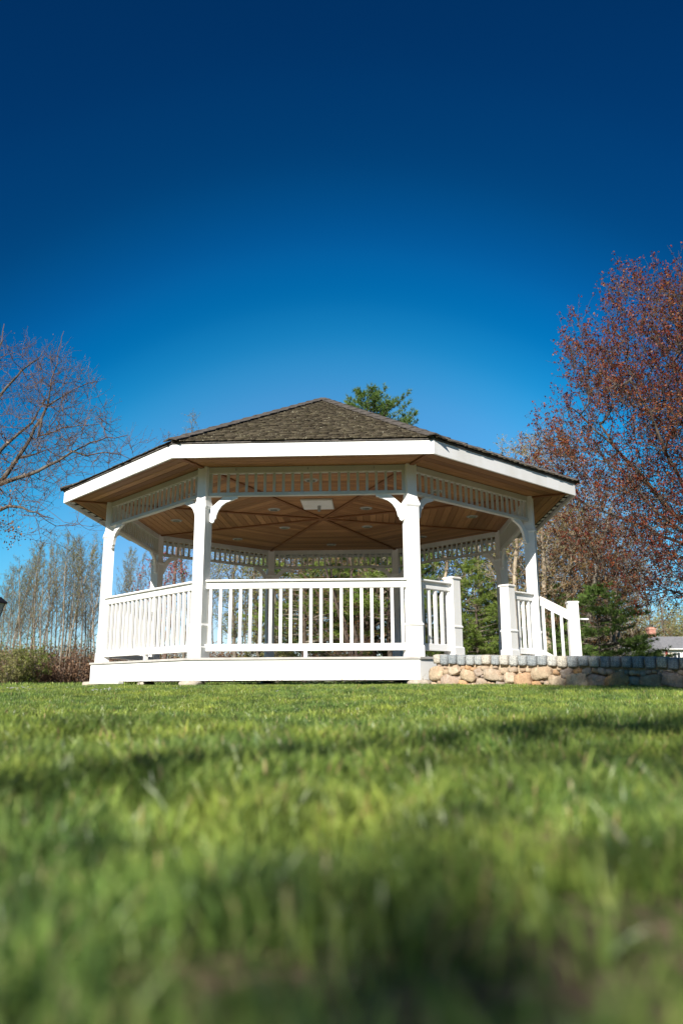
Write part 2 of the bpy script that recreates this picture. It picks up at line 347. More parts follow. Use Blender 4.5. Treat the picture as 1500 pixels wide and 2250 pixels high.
# posts
post_me = bevelled(MB().square([(ZD, 0.066), (ZC, 0.066)]).mesh('post', PAINT), 0.004)
up_me = MB().square([(0.74, 0.078), (2.20, 0.078)]).mesh('post_sleeve', PAINT)
base_me = MB().square([(ZD, 0.097), (0.455, 0.097), (0.47, 0.086), (0.70, 0.086)]).mesh('post_base', PAINT)
col_me = MB().square([(0.70, 0.088), (0.708, 0.095), (0.722, 0.096), (0.735, 0.086), (0.748, 0.079)]).mesh('post_collar', PAINT)
capi_me = MB().square([(2.18, 0.080), (2.20, 0.092), (2.222, 0.094), (2.235, 0.086), (2.30, 0.0675), (2.33, 0.067)]).mesh('post_capital', PAINT)
L0 = RP*S8                                # half of a side between post centres
AP = RP*C8
br_prof = [(0.0, -0.325), (0.03, -0.345), (0.055, -0.33), (0.06, -0.30), (0.078, -0.285), (0.085, -0.24), (0.105, -0.185), (0.145, -0.125), (0.20, -0.08), (0.265, -0.055), (0.30, -0.045), (0.318, -0.03), (0.345, -0.027), (0.352, 0.0), (0.17, 0.0), (0.0, -0.16)]
def bracket_me(s):
    V = [(s*u, -0.021, v) for u, v in br_prof]+[(s*u, 0.021, v) for u, v in br_prof]; k = len(br_prof)
    F = [tuple(range(k)), tuple(range(2*k-1, k-1, -1))]+[(i, i+k, (i+1) % k+k, (i+1) % k) for i in range(k)]
    me = mesh('bracket', V, F, PAINT)
    bm = bmesh.new(); bm.from_mesh(me); bmesh.ops.recalc_face_normals(bm, faces=bm.faces); bm.to_mesh(me); bm.free()
    return me
brL, brR = bracket_me(1), bracket_me(-1)
for a in VA:
    p = ob('post', post_me, gaz, vert(RP, a, 0), rz(a))
    for nm, me in (('post_sleeve', up_me), ('post_base', base_me), ('post_collar', col_me), ('post_capital', capi_me)): ob(nm, me, p)
ZB1, ZB0 = 2.357, 2.655
beam_me = bevelled(MB().box(-L0+0.06, L0-0.06, -AP-0.028, -AP+0.028, ZB0, ZC-0.001).mesh('header_beam', PAINT_OLD_SHADE), 0.003)
frail_me = bevelled(MB().box(-L0+0.062, L0-0.062, -AP-0.036, -AP+0.036, ZB1, ZB1+0.047).mesh('frieze_rail', PAINT_OLD_SHADE), 0.004)
stile_me = MB().box(-0.02, 0.02, -0.02, 0.02, ZB1+0.047, ZB0).mesh('frieze_stile', PAINT_OLD_SHADE)
slat_me = MB().box(-0.017, 0.017, -0.012, 0.012, ZB1+0.047, ZB0).mesh('slat', PAINT_OLD_SHADE)
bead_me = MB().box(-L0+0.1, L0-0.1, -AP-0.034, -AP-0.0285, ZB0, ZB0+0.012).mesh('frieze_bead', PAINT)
for a in FA:
    b0 = ob('header_beam', beam_me, gaz, rot=rz(a))
    f0 = ob('frieze_rail', frail_me, gaz, rot=rz(a)); ob('bead', bead_me, b0)
    for sx in (-1, 1): ob('stile', stile_me, f0, (sx*(L0-0.082), -AP, 0))
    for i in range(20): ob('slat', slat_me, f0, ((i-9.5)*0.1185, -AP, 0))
    ob('bracket', brL, gaz, Matrix.Rotation(a, 3, 'Z') @ Vector((-L0+0.084, -AP, ZB1-0.001)), rz(a))
    ob('bracket', brR, gaz, Matrix.Rotation(a, 3, 'Z') @ Vector((L0-0.084, -AP, ZB1-0.001)), rz(a))
# railings
bal_me = MB().box(-0.018, 0.018, -0.018, 0.018, 0.495, 1.172).mesh('baluster', PAINT)
blk_me = MB().box(-0.02, 0.02, -0.025, 0.025, ZD, 0.41).mesh('rail_block', PAINT)
def railing(a, x0, x1, bal, blocks=()):
    M = lambda x: Matrix.Rotation(a, 3, 'Z') @ Vector((x, -AP, 0))
    prof = [(-0.055, 1.258), (-0.062, 1.266), (-0.058, 1.283), (0.058, 1.283), (0.062, 1.266), (0.055, 1.258)]
    cap = MB().loft([[(x, y, z) for y, z in prof] for x in (x0, x1)]).mesh('handrail', PAINT)
    r = ob('handrail', cap, gaz, Matrix.Rotation(a, 3, 'Z') @ Vector((0, -AP, 0)), rz(a))
    ob('top_rail', bevelled(MB().box(x0+0.002, x1-0.002, -0.03, 0.03, 1.172, 1.257).mesh('top_rail', PAINT), 0.004), r)
    ob('bottom_rail', bevelled(MB().box(x0+0.002, x1-0.002, -0.032, 0.032, 0.41, 0.495).mesh('bottom_rail', PAINT), 0.004), r)
    for x in bal: ob('baluster', bal_me, r, (x, 0, 0))
    for x in blocks: ob('rail_block', blk_me, r, (x, 0, 0))
full = [(i-9.5)*0.1245 for i in range(20)]
for a in (FA[0], FA[7], FA[6]): railing(a, -L0+0.072, L0-0.072, full, (0.0,))
railing(FA[1], -L0+0.072, -L0+0.70, [-L0+0.17+i*0.125 for i in range(5)])
railing(FA[1], L0-0.60, L0-0.072, [L0-0.16-i*0.125 for i in range(4)])
nw_me = MB().square([(ZD, 0.093), (0.455, 0.093), (0.47, 0.078), (0.70, 0.078), (0.702, 0.076), (1.335, 0.073)]).mesh('newel_post', PAINT)
ncol_me = MB().square([(0.70, 0.08), (0.71, 0.088), (0.724, 0.088), (0.74, 0.077)]).mesh('newel_collar', PAINT)
ncap_me = MB().square([(1.335, 0.074), (1.338, 0.088), (1.352, 0.090), (1.356, 0.082), (1.364, 0.078), (1.368, 0.05)]).mesh('newel_cap', PAINT)
for s in (0.765, 1.975):
    v = Matrix.Rotation(FA[1], 3, 'Z') @ Vector((-L0+s, -AP, 0))
    p = ob('newel_post', nw_me, gaz, v, rz(FA[1])); ob('newel_collar', ncol_me, p); ob('newel_cap', ncap_me, p)
# stair rail running out and down from the right-hand post
def to_local(w):
    return Matrix.Rotation(-TH, 3, 'Z') @ Vector((w[0]-GZX, w[1]-GZY, w[2]))
p0 = to_local((2.86, 11.02, 0)); p1 = to_local((3.31, 10.98, 0)); dv = (p1-p0); Ls = dv.length; sa = math.atan2(dv.y, dv.x)
def slope_box(t0, t1, hw, za, zb, dz):   # a sheared bar: top/bottom za..zb at the start, dz lower at the end
    return [[(t0, -hw, za), (t0, hw, za), (t0, hw, zb), (t0, -hw, zb)], [(t1, -hw, za-dz), (t1, hw, za-dz), (t1, hw, zb-dz), (t1, -hw, zb-dz)]]
sr = ob('stair_handrail', MB().loft(slope_box(0, Ls-0.07, 0.05, 1.205, 1.235, 0.205)).mesh('stair_handrail', PAINT), gaz, p0, rz(sa))
ob('stair_top_rail', MB().loft(slope_box(0.002, Ls-0.072, 0.03, 1.10, 1.203, 0.205)).mesh('stair_top_rail', PAINT), sr)
ob('stair_bottom_rail', MB().loft(slope_box(0.002, Ls-0.072, 0.03, 0.37, 0.47, 0.21)).mesh('stair_bottom_rail', PAINT), sr)
for t in (0.035, 0.165, 0.285):
    ob('stair_baluster', MB().box(t-0.018, t+0.018, -0.018, 0.018, 0.44-t*0.52, 1.11-t*0.52).mesh('stair_baluster', PAINT), sr)
sn = ob('stair_newel', MB().square([(0.0, 0.075), (1.13, 0.072)]).mesh('stair_newel', PAINT), gaz, p1, rz(sa))
ob('newel_cap', MB().square([(1.13, 0.074), (1.132, 0.082), (1.146, 0.084), (1.15, 0.076), (1.156, 0.07)]).mesh('newel_cap', PAINT), sn)
k = 10
grab = MB().loft([[(x, r*math.cos(q*2*math.pi/k), 0.90+r*math.sin(q*2*math.pi/k)) for q in range(k)] for x, r in ((0.07, 0.03), (0.085, 0.03), (0.087, 0.016), (0.20, 0.016), (0.215, 0.012), (0.222, 0.004))])
ob('grab_rail', grab.mesh('grab_rail', PAINT, True), sn)
# lower steps behind the wall
for i in range(2):
    ob('step_tread', MB().box(-0.02, 0.3, 0.02, 1.3, ZD-0.14*(i+1)-0.03, ZD-0.14*(i+1)).mesh('step_tread', DECK), gaz, p0+Vector((i*0.3, 0, 0)), rz(sa))
# ceiling: a backing sheet with tongue-and-groove boards below it, one sector per side
apF = (RF-0.03)*C8
nb = 34; bw = (apF-0.05)/nb
for si, a in enumerate(FA):
    pan = ob('ceiling_panel', MB().loft([[(0, 0, ZC+0.022), (-(apF)*S8/C8, -apF, ZC+0.022), ((apF)*S8/C8, -apF, ZC+0.022)], [(0, 0, ZC+0.04), (-(apF)*S8/C8, -apF, ZC+0.04), ((apF)*S8/C8, -apF, ZC+0.04)]]).mesh('ceiling_panel', DARK), gaz, rot=rz(a))
    for i in range(nb):
        y0, y1 = 0.02+i*bw, 0.02+(i+1)*bw-0.007
        w0, w1 = y0*S8/C8, y1*S8/C8; z = ZC+rnd.uniform(0, 0.002)
        me = MB().loft([[(-w0, -y0, z+0.018), (w0, -y0, z+0.018), (w1, -y1, z+0.018), (-w1, -y1, z+0.018)], [(-w0, -y0, z+0.002), (w0, -y0, z+0.002), (w1, -y1, z+0.002), (-w1, -y1, z+0.002)], [(-w0, -y0-0.003, z), (w0, -y0-0.003, z), (w1, -y1+0.003, z), (-w1, -y1+0.003, z)]]).mesh('ceiling_board', WOOD)
        ob('ceiling_board', me, pan)
    # soffit vent strip just inside the fascia
    vs = ob('soffit_vent', MB().box(-apF*S8/C8+0.08, apF*S8/C8-0.08, -apF+0.012, -apF+0.085, ZC-0.003, ZC-0.0015).mesh('soffit_vent', DARK), gaz, rot=rz(a))
    for i in range(11):
        ob('vent_plate', MB().box(-0.085, 0.085, -0.026, 0.026, ZC-0.008, ZC-0.0035).mesh('vent_plate', TRIM), vs, ((i-5)*0.285, -apF+0.048, 0))
for a in VA:
    ob('ceiling_batten', bevelled(MB().box(-0.03, 0.03, -RF+0.05, -0.0, ZC-0.022, ZC-0.001).mesh('ceiling_batten', BATTEN), 0.003), gaz, (0, 0, rnd.uniform(-0.0015, 0)), rz(a))
def disc(r, z0, z1, n=20, r1=None):
    r1 = r1 or r
    return MB().loft([[(r*math.cos(i*2*math.pi/n), r*math.sin(i*2*math.pi/n), z0) for i in range(n)][::-1], [(r1*math.cos(i*2*math.pi/n), r1*math.sin(i*2*math.pi/n), z1) for i in range(n)][::-1]])
ring_me = disc(0.085, ZC-0.013, ZC-0.0005, r1=0.10).mesh('ceiling_light', material('dull_light_ring', (0.36, 0.36, 0.33), 0.5, 0.4)); lens_me = disc(0.062, ZC-0.016, ZC-0.0132).mesh('lens', LENS)
for rr, angs in ((2.5, FA), (1.04, [FA[1], FA[7], FA[3], FA[5]])):
    for a in angs:
        c = ob('ceiling_light', ring_me, gaz, vert(rr, a, 0)); ob('lens', lens_me, c)
hatch = ob('ceiling_hatch', bevelled(MB().box(-0.24, 0.24, -0.31, 0.31, ZC-0.030, ZC-0.002).mesh('ceiling_hatch', TRIM), 0.004), gaz, (-0.01, -1.12, 0))
ob('hatch_frame', MB().box(-0.225, 0.225, -0.295, 0.295, ZC-0.034, ZC-0.0305).mesh('hatch_frame', PAINT), hatch)
ob('hatch_lamp', disc(0.022, ZC-0.12, ZC-0.035, 12, 0.028).mesh('hatch_lamp', STEEL), hatch, (0.02, 0.05, 0))
# hooks on the header beam
for x in (-0.9, 0.02, 0.86):
    ob('hook', MB().box(-0.006, 0.006, -0.03, 0.0, 2.695, 2.70).box(-0.006, 0.006, -0.035, -0.03, 2.685, 2.712).mesh('hook', STEEL), gaz, (x, -AP-0.028, 0))
# roof
h2 = RF*C8
fas_me = MB().loft([[(-RF*S8, -h2, ZFB), (RF*S8, -h2, ZFB), ((RF-0.03)*S8, -h2+0.027, ZFB), (-(RF-0.03)*S8, -h2+0.027, ZFB)], [(-RF*S8, -h2, ZFT), (RF*S8, -h2, ZFT), ((RF-0.03)*S8, -h2+0.027, ZFT), (-(RF-0.03)*S8, -h2+0.027, ZFT)]]).mesh('fascia_board', PAINT)
for a in FA: ob('fascia_board', fas_me, gaz, rot=rz(a))
ev = RF+0.016; zev = ZFT+0.003
roof = ob('roof', MB().loft([[vert(ev, a, zev) for a in VA], [vert(ev, a, zev+0.02) for a in VA], [vert(0.02, a, ZAP-0.01) for a in VA]]).mesh('roof', CAP), gaz)
sl = math.atan2(ZAP-zev-0.02, ev*C8); slen = math.hypot(ZAP-zev-0.02, ev*C8)
rows = 44; ex = slen/rows
def shingle_panel(a, seed):
    r = random.Random(seed); V = []; F = []; A = []
    co, si_ = math.cos(sl), math.sin(sl)
    def P(x, s, h_):    # s: distance up the slope from the eave, h_: height off the slope
        y = -ev*C8+s*co-h_*si_; z = zev+0.02+s*si_+h_*co
        return (x, y, z)
    for i in range(rows):
        s0 = i*ex-0.016; half = max(0.02, (slen-max(s0, 0))*math.cos(sl)*S8/C8)
        x = -half
        while x < half-0.005:
            w = r.uniform(0.07, 0.19); x1 = min(x+w, half)
            if half-x1 < 0.05: x1 = half
            th = r.uniform(0.006, 0.014)*(1 if r.random() < 0.95 else 1.6); j = r.uniform(-0.008, 0.008); s1 = min(s0+ex*1.75, slen)
            hx = max(0.0, (slen-s1)*math.cos(sl)*S8/C8)
            xa, xb = max(x, -hx), min(x1, hx)
            if xb < xa: xa = xb = (x+x1)/2*hx/half
            n = len(V)
            V += [P(x+0.002, s0+j, 0.010), P(x1-0.002, s0+j, 0.010), P(x1-0.002, s0+j, 0.012+th), P(x+0.002, s0+j, 0.012+th), P(xa, s1, 0.001), P(xb, s1, 0.001), P(xb, s1, 0.006), P(xa, s1, 0.006)]
            F += [(n, n+1, n+2, n+3), (n+3, n+2, n+6, n+7), (n, n+3, n+7, n+4), (n+1, n+5, n+6, n+2), (n, n+4, n+5, n+1)]
            A += [r.random()]*5
            x = x1
    return npmesh('shingles', np.array(V), np.array(F), SHINGLE, A)
for i, a in enumerate(FA): ob('shingles', shingle_panel(a, i), roof, rot=rz(a), kind='stuff')
for i, a in enumerate(VA):
    M = Matrix.Rotation(a, 4, 'Z'); c = MB(); n_ = 15
    hl = math.hypot(ev, ZAP-zev-0.02); ha = math.atan2(ZAP-zev-0.02, ev)
    for j in range(n_):
        s0, s1 = j/n_*hl-(0.04 if j else 0.03), (j+1)/n_*hl
        def Q(s, x, h_): return (x, -ev+s*math.cos(ha)-h_*math.sin(ha), zev+0.02+s*math.sin(ha)+h_*math.cos(ha))
        c.loft([[Q(s0, -0.10, 0.018), Q(s0, 0, 0.045), Q(s0, 0.10, 0.018), Q(s0, 0.10, 0.030), Q(s0, 0, 0.062), Q(s0, -0.10, 0.030)], [Q(s1, -0.10, 0.004), Q(s1, 0, 0.032), Q(s1, 0.10, 0.004), Q(s1, 0.10, 0.018), Q(s1, 0, 0.046), Q(s1, -0.10, 0.018)]])
    o = ob('hip_cap', c.mesh('hip_cap', CAP), roof, rot=rz(a)); o['kind'] = 'stuff'

# ------------------------------------------------------------------ stone wall of the walkway
def wall_pt(s):      # s metres along the wall from its end beside the gazebo; eases round the corner at the start
    base = Vector((1.03, 8.99)); d = Vector((0.735, -0.678))
    p = base+d*s
    if s < 0.28: p += Vector((0.4, 0.5))*(0.28-s)**2*1.6
    return p
def wall_top(s): return 0.346-0.036*s if s < 3 else 0.346-0.108-0.02*(s-3)
wall = thing('stone_wall', 'low retaining wall of field stones topped by grey granite setts beside the gazebo entrance', 'stone wall')
SL = 5.6; ns = 40
rings = []
for i in range(ns+1):
    s = i/ns*SL; p = wall_pt(s); q = wall_pt(s+0.01); d = (q-p).normalized(); nrm = Vector((d.y, -d.x))
    if nrm.y > 0: nrm = -nrm
    f_ = p-nrm*0.020; bk = p-nrm*0.30; zt = wall_top(s)-0.022
    rings.append([(f_.x, f_.y, -0.12), (f_.x, f_.y, zt), (bk.x, bk.y, zt), (bk.x, bk.y, -0.12)])
ob('mortar_core', MB().loft(rings).mesh('mortar_core', MORTAR), wall)
s = 0.03; i = 0
while s < SL-0.1:
    p = wall_pt(s+0.05); q = wall_pt(s+0.06); d = (q-p).normalized(); ang = math.atan2(d.y, d.x)
    wv = rnd.uniform(0.088, 0.102); hv = rnd.uniform(0.106, 0.118); zt = wall_top(s)+rnd.uniform(-0.004, 0.003)
    c = ob('granite_sett', pebble('granite_sett', wv/2, 0.07, hv/2, GRANITE, i+100, 4, 0.26, 0.045), wall, (p.x+0.02, p.y+0.03, zt-hv/2), (rnd.uniform(-.03, .03), rnd.uniform(-.05, .05), ang))
    s += wv+rnd.uniform(0.008, 0.02); i += 1
placed = []
def try_place(a, b, tries, tight):
    for _ in range(tries):
        s_ = rnd.uniform(a*0.6, SL-a); top = wall_top(s_)-0.118; z_ = rnd.uniform(-0.03+b*0.5, max(-0.02+b*0.5, top-b))
        if z_+b > top+0.012: continue
        if all(((s_-q[0])/(a+q[2]))**2+((z_-q[1])/(b+q[3]))**2 > tight for q in placed): placed.append((s_, z_, a, b)); return
for _ in range(26): a = rnd.uniform(0.085, 0.125); try_place(a, min(a*rnd.uniform(0.5, 0.8), 0.085), 40, 0.86)
for _ in range(60): a = rnd.uniform(0.05, 0.08); try_place(a, a*rnd.uniform(0.65, 0.95), 60, 0.84)
for _ in range(260): a = rnd.uniform(0.018, 0.045); try_place(a, a*rnd.uniform(0.6, 0.9), 30, 0.82)
for i, (s_, z_, a, b) in enumerate(placed):
    p = wall_pt(s_); q = wall_pt(s_+0.01); d = (q-p).normalized(); ang = math.atan2(d.y, d.x)
    ob('field_stone', pebble('field_stone', a*1.06, 0.05+a*0.28, b*1.08, FIELD, i+300, 4 if a > 0.045 else 2, 0.48, 0.12), wall, (p.x, p.y+0.012, z_), (rnd.uniform(-.15, .15), rnd.uniform(-.35, .35), ang+rnd.uniform(-.12, .12)))
# walkway surface behind the wall
wk = MB()
V = []; F = []
for i in range(13):
    s = 0.25+i/12*(SL-0.3); p = wall_pt(s); z = wall_top(s)-0.05
    V += [(p.x+0.20, p.y+0.20, z), (p.x+1.15, p.y+1.25, z)]
for i in range(12): F.append((2*i, 2*i+1, 2*i+3, 2*i+2))
o = ob('walkway', mesh('walkway', V, F, WALK), kind='structure')

# ------------------------------------------------------------------ plants: builders
def tubes(P0, P1, R0, R1, k=3):
    """arrays of segments -> one vertex/quad array of k-sided tapered prisms"""
    P0 = np.asarray(P0, float); P1 = np.asarray(P1, float); R0 = np.asarray(R0, float); R1 = np.asarray(R1, float)
    n = len(P0); D = P1-P0; Ln = np.linalg.norm(D, axis=1, keepdims=True)+1e-9; D = D/Ln
    P1 = P1+D*np.minimum(R1[:, None]*0.6, 0.03)
    ref = np.where(np.abs(D[:, 2:3]) > 0.9, np.array([[1., 0, 0]]), np.array([[0, 0, 1.]]))
    U = np.cross(D, ref); U /= np.linalg.norm(U, axis=1, keepdims=True)+1e-9; W_ = np.cross(D, U)
    ang = np.arange(k)*2*np.pi/k
    off = U[:, None, :]*np.cos(ang)[None, :, None]+W_[:, None, :]*np.sin(ang)[None, :, None]
    A = P0[:, None, :]+off*R0[:, None, None]; B = P1[:, None, :]+off*R1[:, None, None]
    V = np.concatenate([A, B], 1).reshape(-1, 3)
    j = np.arange(k); q = np.stack([j, (j+1) % k, (j+1) % k+k, j+k], 1)
    F = (np.arange(n)[:, None, None]*2*k+q[None]).reshape(-1, 4)
    return V, F
def join_tubes(segs, thick=0.02):
    """segs (n,8): p0 p1 r0 r1 -> V, F; thick ones rounder"""
    S = np.asarray(segs, float); out = []; base = 0; Vs = []; Fs = []
    for k, sel in ((3, S[:, 6] < thick), (7, S[:, 6] >= thick)):
        s = S[sel]
        if not len(s): continue
        V, F = tubes(s[:, 0:3], s[:, 3:6], s[:, 6], s[:, 7], k); Vs.append(V); Fs.append(F+base); base += len(V)
    return np.concatenate(Vs), np.concatenate(Fs)
def leaves(C, size, r, aspect=0.55, updir=None, jitter=0.35):
    """one quad per centre in C, randomly turned; size array"""
    C = np.asarray(C, float); n = len(C); size = np.broadcast_to(np.asarray(size, float), (n,))*(1+jitter*(r.random(n)*2-1))
    a = r.normal(size=(n, 3)); a /= np.linalg.norm(a, axis=1, keepdims=True)
    b = r.normal(size=(n, 3)); b -= (b*a).sum(1, keepdims=True)*a; b /= np.linalg.norm(b, axis=1, keepdims=True)
    a = a*size[:, None]*0.5; b = b*size[:, None]*0.5*aspect
    V = np.stack([C-a, C+b, C+a, C-b], 1).reshape(-1, 3)
    return V, np.arange(n*4).reshape(n, 4)
def grow(pts, seeds, alpha=0.35, droop=0.0):
    """joins scattered points to the seed nodes like a branching tree; seeds: list of (pos, parent)"""
    pos = [np.array(p, float) for p, _ in seeds]; par = [q for _, q in seeds]; pl = []
    for p, q in zip(pos, par): pl.append(0.0 if q < 0 else pl[q]+np.linalg.norm(p-pos[q]))
    n0 = len(pos); P = np.zeros((n0+len(pts), 3)); P[:n0] = pos; L = np.zeros(len(P)); L[:n0] = pl; par = par+[0]*len(pts)
    d0 = np.min(np.linalg.norm(pts[:, None, :]-P[None, :n0, :], axis=2), axis=1)
    for i, idx in enumerate(np.argsort(d0)):
        p = pts[idx]; m = n0+i
        dd = np.linalg.norm(P[:m]-p, axis=1); c = dd+alpha*L[:m]; c[0] += 5
        j = int(np.argmin(c)); P[m] = p; par[m] = j; L[m] = L[j]+dd[j]
    return P, np.array(par), n0
def pipe(P, par, rtip, power=0.42, rmax=None):
    n = len(P); cnt = np.zeros(n); haschild = np.zeros(n, bool); haschild[par[par >= 0]] = True
    cnt[~haschild] = 1
    for i in range(n-1, 0, -1):
        if par[i] >= 0: cnt[par[i]] += cnt[i]
    r = rtip*np.maximum(cnt, 1)**power
    return (np.minimum(r, rmax) if rmax else r), haschild
def tree_segments(P, par, r):
    S = []
    for i in range(len(P)):
        j = par[i]
        if j < 0: continue
        S.append((*P[j], *P[i], min(r[j], r[i]*1.45), r[i]))
    return S
def bent(segs, g, amt):
    """breaks each long segment in two with a sideways bend so that branches are not straight"""
    out = []
    for s in segs:
        p, q = np.array(s[0:3]), np.array(s[3:6]); L = np.linalg.norm(q-p)
        if L < 0.12: out.append(s); continue
        m = (p+q)/2+g.normal(size=3)*L*amt; m[2] -= L*amt*0.4; rm = (s[6]+s[7])/2
        out += [(*p, *m, s[6], rm), (*m, *q, rm, s[7])]
    return out
def twigs(P, D, g, per, length, r0, sub=2, up=0.35, spread=0.9):
    """fine twigs from nodes P heading D: segments and the points along them"""
    S = []; T = []
    for p, d in zip(P, D):
        for _ in range(per):
            v = d+g.normal(size=3)*spread; v[2] += up; v /= np.linalg.norm(v)+1e-9
            L = length*g.uniform(0.5, 1.2); q = p.copy(); r = r0
            for k in range(3):
                v2 = v+g.normal(size=3)*0.12; v2[2] += 0.10; v2 /= np.linalg.norm(v2)
                q2 = q+v2*L/3; S.append((*q, *q2, r, r*0.75)); T.append(q2)
                for _s in range(sub):
                    w = v2+g.normal(size=3)*0.75; w[2] += 0.2; w /= np.linalg.norm(w)
                    q3 = q+v2*L/3*g.random()+w*L*0.33*g.uniform(0.4, 1); S.append((*(q+(q2-q)*0.5), *q3, r*0.6, r*0.4)); T.append(q3)
                q = q2; r *= 0.75
    return S, np.array(T)
def make_tree(name, label, cat, base, segs_main, segs_fine, leafC, leafsize, leafmat_, barkm, g, group=None, aspect=0.55, rndlow=0, rndhigh=1, twigm=None):
    t = thing(name, label, cat, base, 0, group)
    off = np.array([*base, *base, 0, 0])
    V, F = join_tubes(np.asarray(segs_main)-off); ob('trunk', npmesh('trunk', V, F, barkm, smooth=True), t)
    if len(segs_fine):
        V, F = join_tubes(np.asarray(segs_fine)-off); ob('branches', npmesh('branches', V, F, twigm or barkm), t, kind='stuff')
    if leafC is not None and len(leafC):
        C = np.asarray(leafC)-np.array(base)
        V, F = leaves(C, leafsize, g, aspect)
        # clumps differ a little from each other
        cl = 0.5+0.28*np.sin(C[:, 0]*2.3+1)*np.sin(C[:, 1]*1.9)*np.sin(C[:, 2]*2.7+2)
        ob('crown', npmesh('crown', V, F, leafmat_, np.clip(rndlow+(rndhigh-rndlow)*(cl+g.normal(size=len(C))*0.22), 0, 1)), t)
    return t
def copy_tree(src, label, loc, rz_, sc, group, vary=None):
    c = src.copy(); COL.objects.link(c); c['label'] = label; c['group'] = group
    c.location = loc; c.rotation_euler = (0, 0, rz_); c.scale = sc if isinstance(sc, tuple) else (sc,)*3
    for ch in src.children:
        d = ch.copy(); COL.objects.link(d); d.parent = c
    return c

# ---- the large bare tree at the left edge: main limbs follow the photograph, each at its own depth
g = np.random.default_rng(3)
YT = 14.0
def limb(seeds, start, pts, dep):
    j = start
    for (px, py), y in zip(pts, dep):
        seeds.append((world(px, py, y), j)); j = len(seeds)-1
    return j
base = world(-190, 1500, YT); base[2] = 0.0
seeds = [(base, -1)]
limb(seeds, 0, [(-185, 1420), (-175, 1330), (-150, 1240), (-110, 1150), (-50, 1100)], [YT]*5)
fork = len(seeds)-1
a1 = limb(seeds, fork, [(-10, 1068), (40, 1050), (85, 1035), (130, 1012), (160, 992), (200, 972), (235, 960), (280, 956)], [14, 13.9, 13.8, 13.7, 13.5, 13.4, 13.3, 13.2])
limb(seeds, a1-3, [(190, 1001), (225, 994), (265, 998)], [13.4, 13.3, 13.3])
b1 = limb(seeds, fork, [(5, 1055), (40, 1005), (68, 962), (92, 920), (105, 892), (140, 870), (150, 864), (175, 850), (215, 838)], [14.1, 14.2, 14.3, 14.4, 14.4, 14.5, 14.5, 14.6, 14.7])
limb(seeds, b1-4, [(112, 850), (118, 822), (127, 800), (127, 782), (135, 752), (141, 728)], [14.4, 14.3, 14.2, 14.2, 14.1, 14.1])
limb(seeds, b1-5, [(85, 958), (120, 948), (150, 938), (185, 934), (225, 930)], [14.2, 14.1, 14.0, 13.9, 13.9])
limb(seeds, b1-7, [(60, 1002), (85, 995), (105, 988)], [14.3, 14.3, 14.3])
c1 = limb(seeds, fork, [(-20, 1040), (0, 992), (28, 965), (70, 930), (95, 888), (100, 880)], [14.3, 14.6, 14.7, 14.8, 14.9, 15])
limb(seeds, fork, [(-60, 1010), (-40, 930), (0, 870), (30, 835), (50, 812), (85, 788), (97, 770)], [14.5, 14.9, 15.1, 15.2, 15.3, 15.4, 15.4])
limb(seeds, fork, [(-70, 980), (-60, 880), (-20, 800), (5, 750), (10, 712)], [14.2, 14.0, 13.9, 13.8, 13.8])
limb(seeds, fork, [(-20, 1125), (20, 1112), (50, 1115), (80, 1125), (118, 1140)], [13.9, 13.6, 13.4, 13.3, 13.2])
limb(seeds, fork, [(-100, 1000), (-160, 860), (-200, 780)], [14.2, 14.5, 14.6])
limb(seeds, fork, [(-140, 1080), (-230, 1000), (-300, 930)], [14.6, 15.2, 15.6])
def proj(p):
    y_, z_ = p[1], p[2]-CAMZ; d_ = y_*math.cos(PITCH)+z_*math.sin(PITCH); return 750+FPX*p[0]/d_, 1125-FPX*(z_*math.cos(PITCH)-y_*math.sin(PITCH))/d_
nodes = [np.array(p) for p, _ in seeds]
pts = []
outl = [(fork+1+i) for i in range(len(seeds)-fork-1)]
while len(pts) < 1050:
    c = nodes[outl[g.integers(len(outl))]]; p = c+g.normal(size=3)*np.array([0.42, 0.5, 0.33]); a_, b_ = proj(p)
    if b_ < np.interp(a_, [-300, 0, 140, 210, 250, 275], [735, 735, 765, 830, 930, 960]): continue      # the outline of its crown
    pts.append(p)
P, par, n0 = grow(np.array(pts), seeds, 0.12)
rr, hc = pipe(P, par, 0.0036, 0.45, 0.17)
rr[:fork+1] = np.linspace(0.20, 0.10, fork+1)
dep = [0]*n0
rem = [0]*n0
for i in range(n0-1, fork, -1): rem[par[i]] = max(rem[par[i]], rem[i]+1)
for i in range(fork+1, n0): dep[i] = dep[par[i]]+1; rr[i] = max(rr[i], min(0.048*0.80**(dep[i]-1), 0.008+0.007*rem[i]))
segs = tree_segments(P, par, rr)
main = [s for i, s in enumerate(segs) if s[7] > 0.014]; fine = [s for s in segs if s[7] <= 0.014]
fine = bent(fine, g, 0.05); main = bent(main, g, 0.03)
idx = np.arange(n0, len(P)); D = P[idx]-P[par[idx]]; D /= np.linalg.norm(D, axis=1, keepdims=True)+1e-9
D = D*0.5+np.array([0.35, 0, 0.15]); ts, tp = twigs(P[idx], D, g, 2, 0.36, 0.0036, 1, spread=0.55)
budC = tp[g.random(len(tp)) < 0.5]
tl = make_tree('bare_tree', 'large bare tree with reddish twigs arching in from the left edge above the treeline', 'tree', tuple(base), main, fine+ts, budC, 0.022, BUD_BROWN, bark('dark_grey_bark', (0.05, 0.042, 0.036), (0.15, 0.13, 0.105)), g, twigm=BARK_RED)
